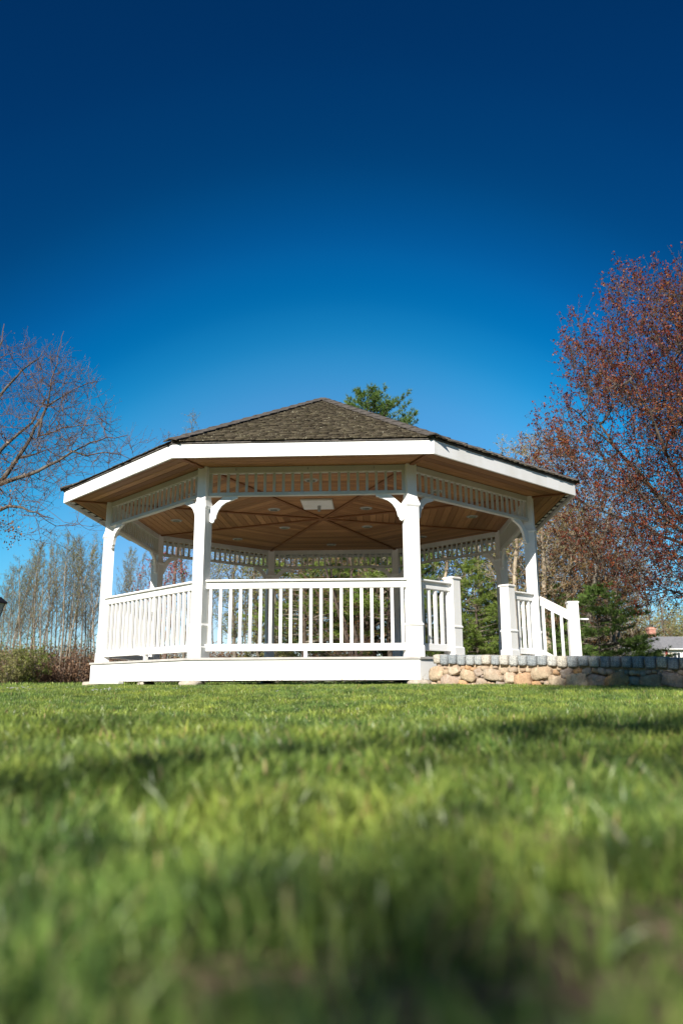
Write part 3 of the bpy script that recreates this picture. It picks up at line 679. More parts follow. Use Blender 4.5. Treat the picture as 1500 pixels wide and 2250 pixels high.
# brown leaves that still hang on its lowest shoots
C = np.concatenate([world(x, y, d)+g.normal(size=(60, 3))*np.array([0.14, 0.25, 0.11]) for x, y, d in ((6, 960, 13.6), (-5, 1000, 13.5), (10, 1035, 13.5), (8, 1075, 13.3), (0, 1110, 13.3), (14, 1155, 13.2), (4, 1180, 13.2), (-25, 1140, 13.2), (30, 1170, 13.2))])
V, F = leaves(C-np.array(base), 0.045, g, 0.6); ob('dry_leaves', npmesh('dry_leaves', V, F, LEAF_DEAD, g.random(len(C))), tl)

# ---- red maple at the right edge
g = np.random.default_rng(5)
YM = 15.0
base = np.array([8.1, YM, 0.0])
def maple_left(z):      # left edge of the crown in X at height z
    zs = [1.2, 2.0, 3.0, 4.0, 4.6, 5.2, 6.5, 7.5, 8.0, 8.35]; xs = [6.4, 5.3, 4.35, 3.7, 3.75, 4.3, 4.65, 4.95, 5.3, 6.2]
    return np.interp(z, zs, xs)
seeds = [(base, -1), (base+np.array([-0.05, 0, 1.0]), 0), (base+np.array([0.0, 0.05, 2.0]), 1)]
for (dx, dy, dz) in ((-1, 0, .9), (-.9, .5, 1.2), (-.8, -.6, 1.0), (-.5, .1, 2.2), (.1, .5, 2.4), (.5, -.4, 2), (.9, .3, 1.1), (.8, -.6, 1.0), (-1, .3, .35), (-.9, -.5, .4), (-.35, -.35, 2.6), (.2, .9, 1.3)):
    j = 2; d = np.array([dx, dy, dz]); d /= np.linalg.norm(d)
    for k in range(6):
        q = seeds[j][0]+d*0.78+g.normal(size=3)*0.08; d = d+np.array([0, 0, 0.10]); d /= np.linalg.norm(d)
        seeds.append((q, j)); j = len(seeds)-1
pts = []
while len(pts) < 3800:
    z = g.uniform(1.5, 8.0); xl = maple_left(z); cx = base[0]+0.3
    rad = cx-xl; th_ = g.uniform(0, 2*np.pi); q = g.random()**0.42
    x = cx+math.cos(th_)*rad*q; y = YM+math.sin(th_)*rad*0.85*q
    if x > base[0]+1.2 and g.random() < 0.75: continue
    lobe = math.sin(x*1.9+z*1.3)*math.sin(y*1.7-z*1.1)
    if q > 0.6 and lobe < -0.15 and g.random() < 0.9: continue
    pts.append((x, y, z))
P, par, n0 = grow(np.array(pts), seeds, 0.25)
rr, hc = pipe(P, par, 0.005, 0.42, 0.20); rr[:3] = [0.24, 0.2, 0.18]
segs = tree_segments(P, par, rr)
main = bent([s for s in segs if s[7] > 0.02], g, 0.03); fine = bent([s for s in segs if s[7] <= 0.02], g, 0.1)
idx = np.arange(n0, len(P)); D = P[idx]-P[par[idx]]; D /= np.linalg.norm(D, axis=1, keepdims=True)+1e-9
ts, tp = twigs(P[idx], D, g, 2, 0.52, 0.0045, 1, up=0.75, spread=0.55)
edge = idx[(np.hypot(P[idx][:, 0]-base[0]-0.3, (P[idx][:, 1]-YM)/0.85) > 0.72*(base[0]+0.3-maple_left(P[idx][:, 2]))) | (P[idx][:, 2] > 7.2)]
edge = g.choice(edge, 330, replace=False); Ds = np.stack([(P[edge][:, 0]-base[0])*0.13, (P[edge][:, 1]-YM)*0.13, np.full(len(edge), 0.9)], 1)
t2, tp2 = twigs(P[edge], Ds, g, 1, 0.60, 0.005, 3, up=0.3, spread=0.22); ts = ts+t2     # long upright shoots round the outside
C = np.concatenate([np.repeat(tp[g.random(len(tp)) < 0.66], 4, 0), np.repeat(tp2, 4, 0)]); C = C+g.normal(size=C.shape)*0.020
make_tree('maple_tree', 'tall maple tree crowded with small dark red flowers at the right edge', 'tree', tuple(base), main, fine+ts, C, 0.043, BUD_RED, BARK_DARK, g, aspect=0.6, twigm=BARK_DARK)

# ---- generic broad tree
def broad(name, label, cat, bx, by, H, W2, barkm, leafm, seed, n=420, z0=0.3, leafn=2, leafsz=0.06, tr=0.09, tw=0.35, twr=0.006, lean=0.0, twigm=None, group=None, prob=0.8, stems=1):
    g = np.random.default_rng(seed); base = np.array([bx, by, 0.0]); seeds = [(base, -1)]
    tops = []
    for st in range(stems):
        j = 0; a = g.uniform(0, 6.28); q = base.copy()
        d = np.array([lean+(0.25*math.cos(a) if stems > 1 else 0.03*math.cos(a)), 0.2*math.sin(a) if stems > 1 else 0, 1.0]); d /= np.linalg.norm(d)
        for k in range(8):
            q = q+d*H*0.11; d = d+g.normal(size=3)*0.05; d /= np.linalg.norm(d); seeds.append((q.copy(), j)); j = len(seeds)-1
        tops.append(j)
    axis = np.array([s[0] for s in seeds]); pts = []
    while len(pts) < n:
        t = z0+(1-z0)*g.random(); z = H*t; ax = axis[np.argmin(np.abs(axis[:, 2]-z)+g.random(len(axis))*0.5*(stems > 1))]
        w = W2*math.sin(math.pi*min(1, max(0.06, (1-t)/(1-z0)))**0.75)**0.8
        th_ = g.uniform(0, 6.28); q = g.random()**0.5
        pts.append((ax[0]+math.cos(th_)*w*q, ax[1]+math.sin(th_)*w*q, z))
    P, par, n0 = grow(np.array(pts), seeds, 0.3)
    rr, hc = pipe(P, par, twr*0.9, 0.42, tr)
    for i in range(1+8*stems): rr[i] = max(rr[i], tr*(1-0.85*(((i-1) % 8)/8 if i else 0)))
    segs = bent(tree_segments(P, par, rr), g, 0.06)
    m = max(0.012, tr*0.16); main = [s for s in segs if s[7] > m]; fine = [s for s in segs if s[7] <= m]
    idx = np.arange(n0, len(P)); D = P[idx]-P[par[idx]]; D /= np.linalg.norm(D, axis=1, keepdims=True)+1e-9
    ts, tp = twigs(P[idx], D, g, 2, tw, twr*0.8, 1, up=0.4)
    C = None
    if leafm is not None:
        C = np.repeat(tp[g.random(len(tp)) < prob], leafn, 0); C = C+g.normal(size=C.shape)*leafsz*0.6
    return make_tree(name, label, cat, tuple(base), main, fine+ts, C, leafsz, leafm, barkm, g, group=group, aspect=0.6, twigm=twigm)

# ---- pines
def pine(label, bx, by, H, W2, seed, needle, z0=0.12, dens=1.0, tuft=0.13, irregular=0.3, group=None, name='pine_tree', tr=None, side=None, nn=13, shp=1.5, rise=0.25):
    g = np.random.default_rng(seed); S = []; F_ = []; T = []; TD = []
    z = z0*H; tr = tr or H*0.018
    for i in range(12):
        a, b = i/12*H, (i+1)/12*H; S.append((0, 0, a, 0, 0, b, tr*(1-0.93*a/H), tr*(1-0.93*b/H)))
    while z < H*0.99:
        t = z/H; Lb = W2*(1-((t-z0)/(1-z0))**shp)*1.0+0.10
        for b in range(int(5*dens+g.random())):
            a = g.uniform(0, 6.28); L = Lb*g.uniform(1-irregular, 1+irregular*0.6)
            if side is not None: L *= 1+side[1]*max(0, math.cos(a-side[0]))
            d = np.array([math.cos(a), math.sin(a), rise-0.25*(1-t)]); q = np.array([0, 0, z]); k = max(3, int(L/0.22)); r = max(0.006, 0.016*L)
            for j in range(k):
                d2 = d+g.normal(size=3)*0.08; d2[2] += 0.06*j/k; d2 /= np.linalg.norm(d2); q2 = q+d2*L/k
                F_.append((*q, *q2, r*(1-j/k*0.8), r*(1-(j+1)/k*0.8)))
                if j >= 0.25*k or j == k-1:
                    for sgn in (-1, 1, 0.3*g.normal()):
                        w = d2*0.8+np.array([-d2[1], d2[0], 0])*sgn*0.9+np.array([0, 0, 0.25]); w /= np.linalg.norm(w)
                        l = (0.16+0.22*L*(1-j/k))*g.uniform(0.5, 1.1); e = q2+w*l
                        F_.append((*q2, *e, 0.006, 0.003))
                        for u in np.linspace(0.35, 1, max(2, int(l/0.10))): T.append(q2+w*l*u); TD.append(w)
                q = q2
        z += g.uniform(0.18, 0.32)*max(0.6, H/9)
    T = np.array(T); TD = np.array(TD); n = len(T)
    Vn = []; cnt = nn
    C = np.repeat(T, cnt, 0); Dn = np.repeat(TD, cnt, 0)*0.75+g.normal(size=(n*cnt, 3))*0.55; Dn[:, 2] += 0.18
    Dn /= np.linalg.norm(Dn, axis=1, keepdims=True); Ln = tuft*g.uniform(0.6, 1.15, size=(n*cnt, 1))
    sd_ = np.cross(Dn, g.normal(size=Dn.shape)); sd_ /= np.linalg.norm(sd_, axis=1, keepdims=True)+1e-9
    wv = tuft*0.075
    V = np.stack([C-sd_*wv, C+Dn*Ln, C+sd_*wv], 1).reshape(-1, 3)
    V += 0
    t = thing(name, label, 'pine tree', (bx, by, 0), 0, group)
    a, b = join_tubes(S); ob('trunk', npmesh('trunk', a, b, BARK_DARK, smooth=True), t)
    a, b = join_tubes(F_); ob('branches', npmesh('branches', a, b, BARK_GREY), t, kind='stuff')
    cl = np.repeat(0.5+0.3*np.sin(T[:, 0]*2.1)*np.sin(T[:, 1]*2.3+1)*np.sin(T[:, 2]*2.9)+g.normal(size=n)*0.16, cnt)
    ob('crown', npmesh('crown', V, np.arange(len(V)).reshape(-1, 3), needle, np.clip(cl, 0, 1)), t)
    return t

# ---- thin treeline at the left
g = np.random.default_rng(17)
def aspen_mesh(seed, H):
    g = np.random.default_rng(seed); S = []; F_ = []; q = np.zeros(3); d = np.array([g.normal()*0.03, g.normal()*0.03, 1.0]); k = 16; nodes = []
    r0 = 0.055*g.uniform(0.8, 1.15)
    for i in range(k):
        d = d+np.array([g.normal()*0.035, g.normal()*0.035, 0.05]); d /= np.linalg.norm(d); q2 = q+d*H/k
        S.append((*q, *q2, r0*(1-0.8*i/k), r0*(1-0.8*(i+1)/k))); nodes.append((q2.copy(), i/k)); q = q2
    T = []
    for p, t in nodes:
        if t < 0.28: 
            if g.random() < 0.6:
                a = g.uniform(0, 6.28); v = np.array([math.cos(a), math.sin(a), 0.9]); F_.append((*p, *(p+v*g.uniform(0.2, 0.6)), 0.010, 0.004))
            continue
        for b in range(g.integers(2, 5) if t < 0.6 else g.integers(3, 6)):
            a = g.uniform(0, 6.28); L = H*0.26*(1.15-t)*g.uniform(0.5, 1.2); v = np.array([math.cos(a)*0.7, math.sin(a)*0.7, 1.0]); v /= np.linalg.norm(v)
            q = p-np.array([0, 0, g.uniform(0, H/k)]); r = 0.016*(1.2-t)
            for j in range(4):
                v2 = v+g.normal(size=3)*0.12; v2 /= np.linalg.norm(v2); q2 = q+v2*L/4
                F_.append((*q, *q2, r*(1-j*0.22), r*(1-(j+1)*0.22)))
                for s in range(3):
                    w = v2+g.normal(size=3)*0.55; w[2] += 0.2; w /= np.linalg.norm(w); e = q2+w*L*0.30*g.uniform(0.4, 1.1); F_.append((*q2, *e, 0.006, 0.0035))
                    T += [e, (q2+e)/2]
                q = q2
    T = np.array(T); T = np.repeat(T, 2, 0)+g.normal(size=(len(T)*2, 3))*0.05
    V, F = join_tubes(S); m1 = npmesh('trunk', V, F, BARK_ASPEN if seed % 3 else BARK_GREY, smooth=True)
    V, F = join_tubes(F_); m2 = npmesh('branches', V, F, BARK_GREY)
    T = T[g.random(len(T)) < 0.50]
    V, F = leaves(T, 0.052, g, 0.65); m3 = npmesh('crown', V, F, LEAF_OLIVE, np.clip(g.normal(size=len(T))*0.25+0.45, 0, 1))
    return m1, m2, m3
AV = [aspen_mesh(40+i, 8.4) for i in range(11)]
ORD = 'first second third fourth fifth sixth seventh eighth ninth tenth eleventh twelfth thirteenth fourteenth fifteenth sixteenth seventeenth eighteenth nineteenth twentieth twenty-first twenty-second twenty-third twenty-fourth twenty-fifth twenty-sixth twenty-seventh twenty-eighth twenty-ninth thirtieth thirty-first thirty-second thirty-third thirty-fourth thirty-fifth thirty-sixth thirty-seventh thirty-eighth thirty-ninth fortieth'.split()
spots = []
px = -22.0
while px < 212:
    spots.append(px); px += g.uniform(3.8, 8.2)
spots2 = [(232, 43), (252, 42), (262, 46), (276, 44), (291, 41), (304, 47), (318, 44), (338, 43), (352, 48), (371, 44), (384, 42), (398, 46), (411, 43), (470, 44), (486, 48), (505, 43), (526, 47), (540, 45), (560, 44)]
def top_py(px):
    return float(np.interp(px, [-30, 20, 50, 90, 130, 170, 210, 260, 330, 420, 480, 580], [1265, 1235, 1200, 1186, 1180, 1186, 1192, 1206, 1212, 1190, 1200, 1215]))
def place_aspen(px, dist, label, group, hs=1.0):
    top = world(px, top_py(px)+g.uniform(-8, 34), dist); sc = top[2]/8.4*hs; m = AV[g.integers(len(AV))]
    x = world(px, 1500, dist)[0]
    t = thing('aspen_tree', label, 'tree', (x, dist, 0), g.uniform(0, 6.28), group); t.scale = (sc*g.uniform(0.8, 1.15),)*2+(sc,); t.rotation_euler = (g.normal()*0.025, g.normal()*0.03, g.uniform(0, 6.28))
    for nm, me in zip(('trunk', 'branches', 'crown'), m): ob(nm, me, t)
for i, px in enumerate(spots):
    place_aspen(px, float(g.choice([38, 40, 42.5, 45, 47])), f'slender pale tree, {ORD[i]} from the left edge in the treeline left of the gazebo', 'slender trees in the treeline left of the gazebo')
for i, (px, d) in enumerate(spots2):
    if px < 425: lb = f'slender tree behind the gazebo, {ORD[i]} one right of the leftmost post'
    else: lb = f'slender tree seen behind the front railing, {ORD[i-13]} from the railing left end'
    place_aspen(px, d, lb, 'slender trees behind the left half of the gazebo')
# scrub along the foot of the treeline: nobody could count it
def scrub(name, label, cat, x0, x1, y0, y1, hfun, n, leafm, lsz, seed, barkm=BARK_RED, ln=5, **pr):
    g = np.random.default_rng(seed); S = []; T = []
    for _ in range(n):
        x = g.uniform(x0, x1); y = g.uniform(y0, y1); h = hfun(x, y, g); q = np.array([x, y, -0.02]); d = np.array([g.normal()*0.35, g.normal()*0.35, 1]); d /= np.linalg.norm(d)
        for j in range(4):
            d = d+g.normal(size=3)*0.22; d /= np.linalg.norm(d); q2 = q+d*h/4; S.append((*q, *q2, 0.011*(1-j*.2), 0.009*(1-j*.2)))
            for s in range(2):
                w = d+g.normal(size=3)*0.8; w /= np.linalg.norm(w); e = q2+w*h*0.22*g.uniform(.4, 1.2); S.append((*q2, *e, 0.006, 0.004)); T += [e]*ln
            q = q2
    T = np.array(T)+g.normal(size=(len(T), 3))*lsz*1.3
    c = np.array([(x0+x1)/2, (y0+y1)/2, 0])
    t = ob(name, None, None, tuple(c)); t['label'] = label; t['category'] = cat; t['kind'] = 'stuff'
    for k, v in pr.items(): t[k] = v
    V, F = join_tubes(np.array(S)-np.array([*c, *c, 0, 0])); o = ob('stems', npmesh('stems', V, F, barkm), t, kind='stuff')
    V, F = leaves(T-c, lsz, g, 0.6); o = ob('foliage', npmesh('foliage', V, F, leafm, np.clip(g.normal(size=len(T))*0.25+0.5, 0, 1)), t)
    return t
scrub('bramble_thicket', 'low thicket of dry brown brambles along the foot of the left treeline', 'brambles', -26, -3, 37, 42, lambda x, y, g: g.uniform(0.5, 1.9), 1900, LEAF_DEAD, 0.10, 61)
scrub('green_undergrowth', 'green undergrowth growing among the trunks of the left treeline', 'undergrowth', -26, -2, 42, 48, lambda x, y, g: g.uniform(0.8, 2.0)*(1.5 if x < -14 else 0.9), 900, LEAF_GREEN, 0.10, 62, BARK_GREY)
scrub('back_undergrowth', 'low yellow-green undergrowth behind the gazebo', 'undergrowth', -4, 16, 40, 46, lambda x, y, g: g.uniform(0.5, 1.6), 800, LEAF_GREEN, 0.10, 63, BARK_GREY)
def bush(label, px, dist, H, W2, seed, leafm, name='shrub', cat='shrub', lsz=0.06, n=160):
    return broad(name, label, cat, world(px, 1500, dist)[0], dist, H, W2, BARK_GREY, leafm, seed, n=n, z0=0.05, leafn=4, leafsz=lsz, tr=0.03, tw=0.35, stems=3)
bush('rounded olive shrub at the far left under the thin trees', 22, 35, 1.5, 1.2, 71, LEAF_OLIVE)
bush('green shrub beside the rounded one under the left treeline', 62, 36, 1.5, 1.1, 72, LEAF_GREEN)

# ---- trees behind the gazebo
X = lambda px, d: world(px, 1500, d)[0]
broad('flowering_tree', 'small tree with magenta-red flowers seen between the two left gazebo posts', 'tree', X(322, 30), 30, 5.2, 1.1, BARK_GREY, BUD_PINK, 81, n=170, leafsz=0.09, tr=0.05, prob=0.35)
broad('budding_tree', 'grey tree whose twig tips rise above the left roof edge', 'tree', X(333, 30), 32, 10.7, 1.4, BARK_RED, BUD_BROWN, 82, n=260, z0=0.45, leafn=1, leafsz=0.05, tr=0.09, prob=0.5)
broad('budding_tree', 'thin tree just behind the roof, right of the twig tips above the left edge', 'tree', X(392, 33), 34, 11.2, 0.9, BARK_GREY, BUD_BROWN, 83, n=200, z0=0.4, leafn=1, leafsz=0.05, tr=0.08, prob=0.5)
broad('budding_tree', 'thin tree whose single tip shows above the left roof slope', 'tree', X(447, 34), 35, 12.1, 0.7, BARK_GREY, LEAF_OLIVE, 84, n=200, z0=0.4, leafn=1, leafsz=0.05, tr=0.08, prob=0.5)
broad('leafing_tree', 'tree with yellow-green new leaves behind the left part of the front railing', 'tree', X(512, 29), 29, 6.6, 2.0, BARK_GREY, LEAF_GREEN, 85, n=380, z0=0.25, leafn=1, leafsz=0.06, tr=0.08, prob=0.55)
broad('leafing_tree', 'broad tree with olive new leaves behind the back left gazebo post', 'tree', X(610, 27), 27, 6.4, 2.2, BARK_GREY, LEAF_OLIVE, 86, n=480, z0=0.12, leafn=2, leafsz=0.06, tr=0.09, prob=0.7)
pine('bright green pine behind the middle of the front railing', X(668, 25), 25, 6.0, 1.9, 91, NEEDLE_L, 0.22, 0.9)
pine('tall dark pine whose crown rises above the right roof slope', X(815, 26), 26.5, 10.4, 1.65, 92, NEEDLE, 0.12, 2.2, tuft=0.14, tr=0.26, shp=6, irregular=0.45, side=(-0.3, 0.35), rise=0.75)
pine('pine with light green boughs behind the right part of the front railing', X(858, 23), 23, 5.4, 1.7, 93, NEEDLE_L, 0.35, 0.8)
pine('dense green pine filling the background left of the tall dark pine', X(742, 28), 28, 7.2, 2.0, 94, NEEDLE, 0.10, 1.0)
broad('bare_tree', 'reddish brown bare tree tangled beside the dark pine trunk behind the railing', 'tree', X(790, 22.5), 22.5, 4.9, 1.9, BARK_DARK, BUD_BROWN, 95, n=420, z0=0.05, leafn=1, leafsz=0.05, tr=0.08, twigm=BARK_RED, prob=0.6, stems=3)
broad('leafing_tree', 'tree with golden olive leaves seen through the gazebo right of the big front post', 'tree', X(968, 27), 27, 6.6, 1.9, BARK_TAN, LEAF_GREEN, 96, n=430, z0=0.12, leafn=2, leafsz=0.06, tr=0.09, prob=0.7, stems=2)
pine('young bright green pine standing in the entrance gap between the two newels', X(1052, 26), 26, 4.1, 1.3, 97, NEEDLE_L, 0.03, 1.1, tuft=0.12)
pine('lower green pine beside the bright one in the entrance gap', X(1090, 27), 27, 3.2, 1.4, 98, NEEDLE, 0.03, 1.1, tuft=0.12)
pine('small green pine behind the left newel of the entrance', X(985, 26.5), 26.5, 2.9, 1.3, 99, NEEDLE_L, 0.03, 1.0, tuft=0.12)
broad('leafing_tree', 'thin leafy tree whose top shows above the right roof edge', 'tree', X(1122, 30), 30, 9.4, 1.2, BARK_GREY, LEAF_OLIVE, 101, n=300, z0=0.2, leafn=1, leafsz=0.07, tr=0.09, prob=0.5)
broad('budding_tree', 'leaning tan-trunked tree just right of the back right gazebo post', 'tree', X(1150, 24), 24, 7.6, 1.6, BARK_TAN, LEAF_OLIVE, 102, n=360, z0=0.25, leafn=1, leafsz=0.06, tr=0.10, lean=-0.12, prob=0.6)
broad('budding_tree', 'tan-trunked tree with orange buds right of the stair handrail', 'tree', X(1205, 25), 25, 7.8, 2.0, BARK_TAN, BUD_BROWN, 103, n=520, z0=0.2, leafn=2, leafsz=0.06, tr=0.12, lean=0.05, prob=0.7)
broad('budding_tree', 'brown budding tree behind the stair newel', 'tree', X(1275, 27), 27, 7.2, 2.3, BARK_GREY, BUD_BROWN, 104, n=560, z0=0.12, leafn=2, leafsz=0.06, tr=0.12, prob=0.7, stems=2)
broad('budding_tree', 'brown budding tree left of the brick chimney', 'tree', X(1362, 30), 30, 6.2, 2.4, BARK_GREY, BUD_BROWN, 105, n=480, z0=0.42, leafn=2, leafsz=0.07, tr=0.12, prob=0.6, stems=2)
pine('green pine behind the stair balusters', X(1222, 25.5), 25.5, 3.1, 1.4, 106, NEEDLE, 0.03, 1.1, tuft=0.12)
pine('dark green pine with a long low bough reaching right towards the house', X(1322, 22), 22, 2.75, 1.05, 107, NEEDLE, 0.05, 1.2, tuft=0.13, side=(0.0, 0.9))
pine('low dark pine bough clump in front of the grey-roofed house', X(1402, 22.6), 22.6, 1.05, 1.25, 108, NEEDLE, 0.05, 1.4, tuft=0.12)
bgt = [(1232, 30, 6.6, 2.2, BARK_TAN, BUD_BROWN, 'rusty budding tree tucked low behind the stair balusters'),
       (1345, 33, 6.4, 2.4, BARK_TAN, BUD_BROWN, 'rusty tangle of a tree above the tip of the dark right pine'),
       (1400, 64, 9.5, 4.0, BARK_TAN, BUD_BROWN, 'wide rust-brown tree far behind the left end of the grey roof'),
       (575, 31, 6.2, 1.9, BARK_GREY, LEAF_OLIVE, 'grey tree with olive leaves in the second row behind the back left post'),
       (640, 33, 7.4, 2.2, BARK_TAN, LEAF_GREEN, 'tall yellow-green tree behind the bright green pine'),
       (705, 32, 7.0, 2.2, BARK_DARK, BUD_BROWN, 'brown budding tree between the pines behind the front railing'),
       (775, 31, 7.6, 2.4, BARK_TAN, LEAF_OLIVE, 'olive tree behind the trunk of the tall dark pine'),
       (850, 31, 7.0, 2.3, BARK_GREY, BUD_BROWN, 'brown tree behind the light green boughs right of the tall pine'),
       (915, 30, 7.4, 2.3, BARK_TAN, LEAF_GREEN, 'yellow-green tree hidden partly by the big front right post'),
       (1000, 32, 8.0, 2.5, BARK_GREY, LEAF_OLIVE, 'olive tree above the left newel of the entrance'),
       (1060, 29, 7.4, 2.2, BARK_GREY, LEAF_GREEN, 'leafy tree above the young bright pine in the entrance'),
       (1105, 33, 7.6, 2.2, BARK_DARK, BUD_BROWN, 'dark brown tree behind the right newel of the entrance'),
       (1180, 32, 8.0, 2.6, BARK_TAN, LEAF_OLIVE, 'olive-leaved tree behind the outermost right gazebo post'),
       (1245, 34, 8.8, 3.0, BARK_TAN, BUD_BROWN, 'tall brown budding tree rising behind the stair handrail'),
       (1300, 35, 8.2, 2.6, BARK_GREY, BUD_BROWN, 'wide rust-brown tree behind the dark pine with the long bough'),
       (1455, 68, 11.0, 4.5, BARK_GREY, LEAF_OLIVE, 'olive tree rising far behind the brick chimney')]
for i, (px_, d, H, w, bk, lf, lb) in enumerate(bgt):
    broad('background_tree', lb, 'tree', X(px_, d), d, H, w, bk, lf, 120+i, n=520, z0=0.06, leafn=2, leafsz=0.085, tr=0.10, tw=0.45, twr=0.008, prob=0.75, stems=1+i % 2)
# the grown-up trees behind the place the photograph was taken from; their shade lies on the lawn and on the wall
def shade_tree(label, base, blobs, n, seed, lsz=0.12, leafn=3, prob=0.7):
    g = np.random.default_rng(seed); b = np.array(base, float); top = max(c[2] for c, _, _ in blobs); seeds = [(b, -1)]
    for k in range(1, 7): seeds.append((b+np.array([g.normal()*0.08, g.normal()*0.08, top*0.85*k/6]), k-1))
    pts = []
    wts = np.array([w for _, _, w in blobs], float); wts /= wts.sum()
    while len(pts) < n:
        c, r, _ = blobs[g.choice(len(blobs), p=wts)]; v = g.normal(size=3); v /= np.linalg.norm(v); v *= g.random()**0.4; pts.append(np.array(c)+v*np.array(r))
    P, par, n0 = grow(np.array(pts), seeds, 0.3); rr, hc = pipe(P, par, 0.007, 0.42, 0.22); rr[:7] = np.linspace(0.26, 0.10, 7)
    segs = bent(tree_segments(P, par, rr), g, 0.06); main = [q for q in segs if q[7] > 0.03]; fine = [q for q in segs if q[7] <= 0.03]
    idx = np.arange(n0, len(P)); D = P[idx]-P[par[idx]]; D /= np.linalg.norm(D, axis=1, keepdims=True)+1e-9
    ts, tp = twigs(P[idx], D, g, 2, 0.26, 0.005, 1)
    C = np.repeat(tp[g.random(len(tp)) < prob], leafn, 0); C = C+g.normal(size=C.shape)*0.08
    return make_tree('shade_tree', label, 'tree', base, main, fine+ts, C, lsz, LEAF_GREEN, BARK_DARK, g)
def toward_sun(T, t): return (T[0]+SUN_DIR.x*t, T[1]+SUN_DIR.y*t, T[2]+SUN_DIR.z*t)
shade_tree('large leafy tree behind the camera whose crown shades the right of the lawn', (-2.6, -9.0, 0), [(toward_sun((4.5, 7.35, 0), 20), (2.6, 0.7, 0.42), 3.2)], 330, 151, prob=0.65)
shade_tree('slim tree behind the camera whose thin crown dapples the middle of the lawn', (-5.2, -8.5, 0), [(toward_sun((1.75, 2.6, -0.1), 14), (1.3, 0.36, 0.2), 1.6), (toward_sun((0.9, 1.75, -0.1), 14), (0.7, 0.12, 0.08), 0.4), (toward_sun((-1.15, 2.9, -0.1), 14), (0.5, 0.15, 0.1), 0.3), (toward_sun((0.05, 0.45, -0.15), 14), (0.15, 0.06, 0.04), 0.10)], 150, 152, prob=0.5, lsz=0.10)
# woods on the rise beyond the house
scrub('distant_woods', 'olive brown woods rising behind the grey-roofed house', 'woods', 18, 46, 78, 84, lambda x, y, g: g.uniform(3.5, 6.8)+(0.05*(x-18)), 1700, LEAF_OLIVE, 0.24, 64, BARK_TAN, ln=4)
scrub('woods_behind_camera', 'dense woods closing the lawn behind the place the camera stands', 'woods', -60, 60, -34, -26, lambda x, y, g: g.uniform(5, 10.5), 900, LEAF_GREEN, 0.75, 66, BARK_DARK, ln=3)
scrub('far_thicket', 'low bare thicket behind the pines right of the gazebo', 'thicket', 4, 10.8, 33, 36, lambda x, y, g: g.uniform(0.8, 3.0), 900, BUD_BROWN, 0.09, 65, BARK_RED, ln=2)

# ------------------------------------------------------------------ far house
HD = 56.0
ROOFM = material('grey_asphalt_roof', (0.2, 0.2, 0.21), 0.9, 0.2, lambda t, b: link(t, rampn(t, noise(t, 6, 5), [(0.3, (0.15, 0.15, 0.16)), (0.7, (0.24, 0.24, 0.25))]), b.inputs['Base Color']))
CREAM = material('cream_wall_paint', (0.72, 0.66, 0.55), 0.7, 0.3)
REDT = material('dark_red_trim', (0.28, 0.05, 0.04), 0.6, 0.3)
BRICK = material('red_brick', (0.36, 0.15, 0.10), 0.9, 0.2, lambda t, b: link(t, rampn(t, noise(t, 5, 4), [(0.35, (0.30, 0.12, 0.09)), (0.6, (0.48, 0.27, 0.20))]), b.inputs['Base Color']))
GLASS = material('dark_window_glass', (0.03, 0.035, 0.045), 0.08, 0.6)
hx0, hx1 = X(1352, HD), X(1560, HD)
house = thing('house', 'low house with grey roof and brick chimney half hidden beyond the dark pine at right', 'house', ((hx0+hx1)/2, HD, 0))
hw = (hx1-hx0)/2; zr_ = world(1420, 1409, HD+3)[2]; ze = world(1420, 1438, HD)[2]
ob('wall', MB().box(-hw+0.3, hw, 0.3, 6, -0.1, ze+0.02).mesh('wall', CREAM), house)
ob('roof', MB().loft([[(-hw, 0, ze), (-hw, 6.4, ze), (-hw, 3.2, zr_)], [(hw, 0, ze), (hw, 6.4, ze), (hw, 3.2, zr_)]]).mesh('roof', ROOFM), house)
gw = X(1478, HD)-(hx0+hx1)/2
ob('gable_roof', MB().loft([[(gw-0.9, -1.2, ze+0.35), (gw-0.9, 5.0, ze+0.35), (gw-0.2, 3.6, zr_+0.28), (gw-0.2, 1.8, zr_+0.28)], [(hw+1, -1.2, ze+0.35), (hw+1, 5.0, ze+0.35), (hw+1, 3.6, zr_+0.28), (hw+1, 1.8, zr_+0.28)]]).mesh('gable_roof', ROOFM), house)
ob('bay_wall', MB().box(gw-0.7, hw+0.9, -0.9, 0.29, -0.1, ze+0.34).mesh('bay_wall', CREAM), house)
ob('eave_trim', MB().box(gw-0.95, hw+1, -1.26, -1.203, ze+0.30, ze+0.36).mesh('eave_trim', PAINT), house)
ob('corner_trim', MB().box(gw-0.74, gw-0.58, -0.93, -0.903, -0.1, ze+0.33).mesh('corner_trim', REDT), house)
for wx in (gw+0.05, gw+0.75):
    w_ = ob('window', MB().box(-0.30, 0.30, -0.95, -0.903, 0.95, ze+0.12).mesh('window', PAINT), house, (wx, 0, 0))
    for ax in (-0.13, 0.13):
        for az in (0, 1):
            hz = (ze+0.12-0.95)/2; ob('pane', MB().box(ax-0.10, ax+0.10, -0.962, -0.9515, 0.99+az*hz, 0.91+hz+az*hz).mesh('pane', GLASS), w_)
cx_ = X(1439.5, HD+3.2)-(hx0+hx1)/2; ct = world(1440, 1378, HD+3)[2]
ch = ob('chimney', MB().box(cx_-0.24, cx_+0.24, 2.9, 3.5, zr_-0.6, ct-0.18).mesh('chimney', BRICK), house)
ob('chimney_cap', MB().box(cx_-0.29, cx_+0.29, 2.85, 3.55, ct-0.18, ct-0.08).box(cx_-0.2, cx_+0.2, 2.95, 3.45, ct-0.08, ct).mesh('chimney_cap', BRICK), ch)
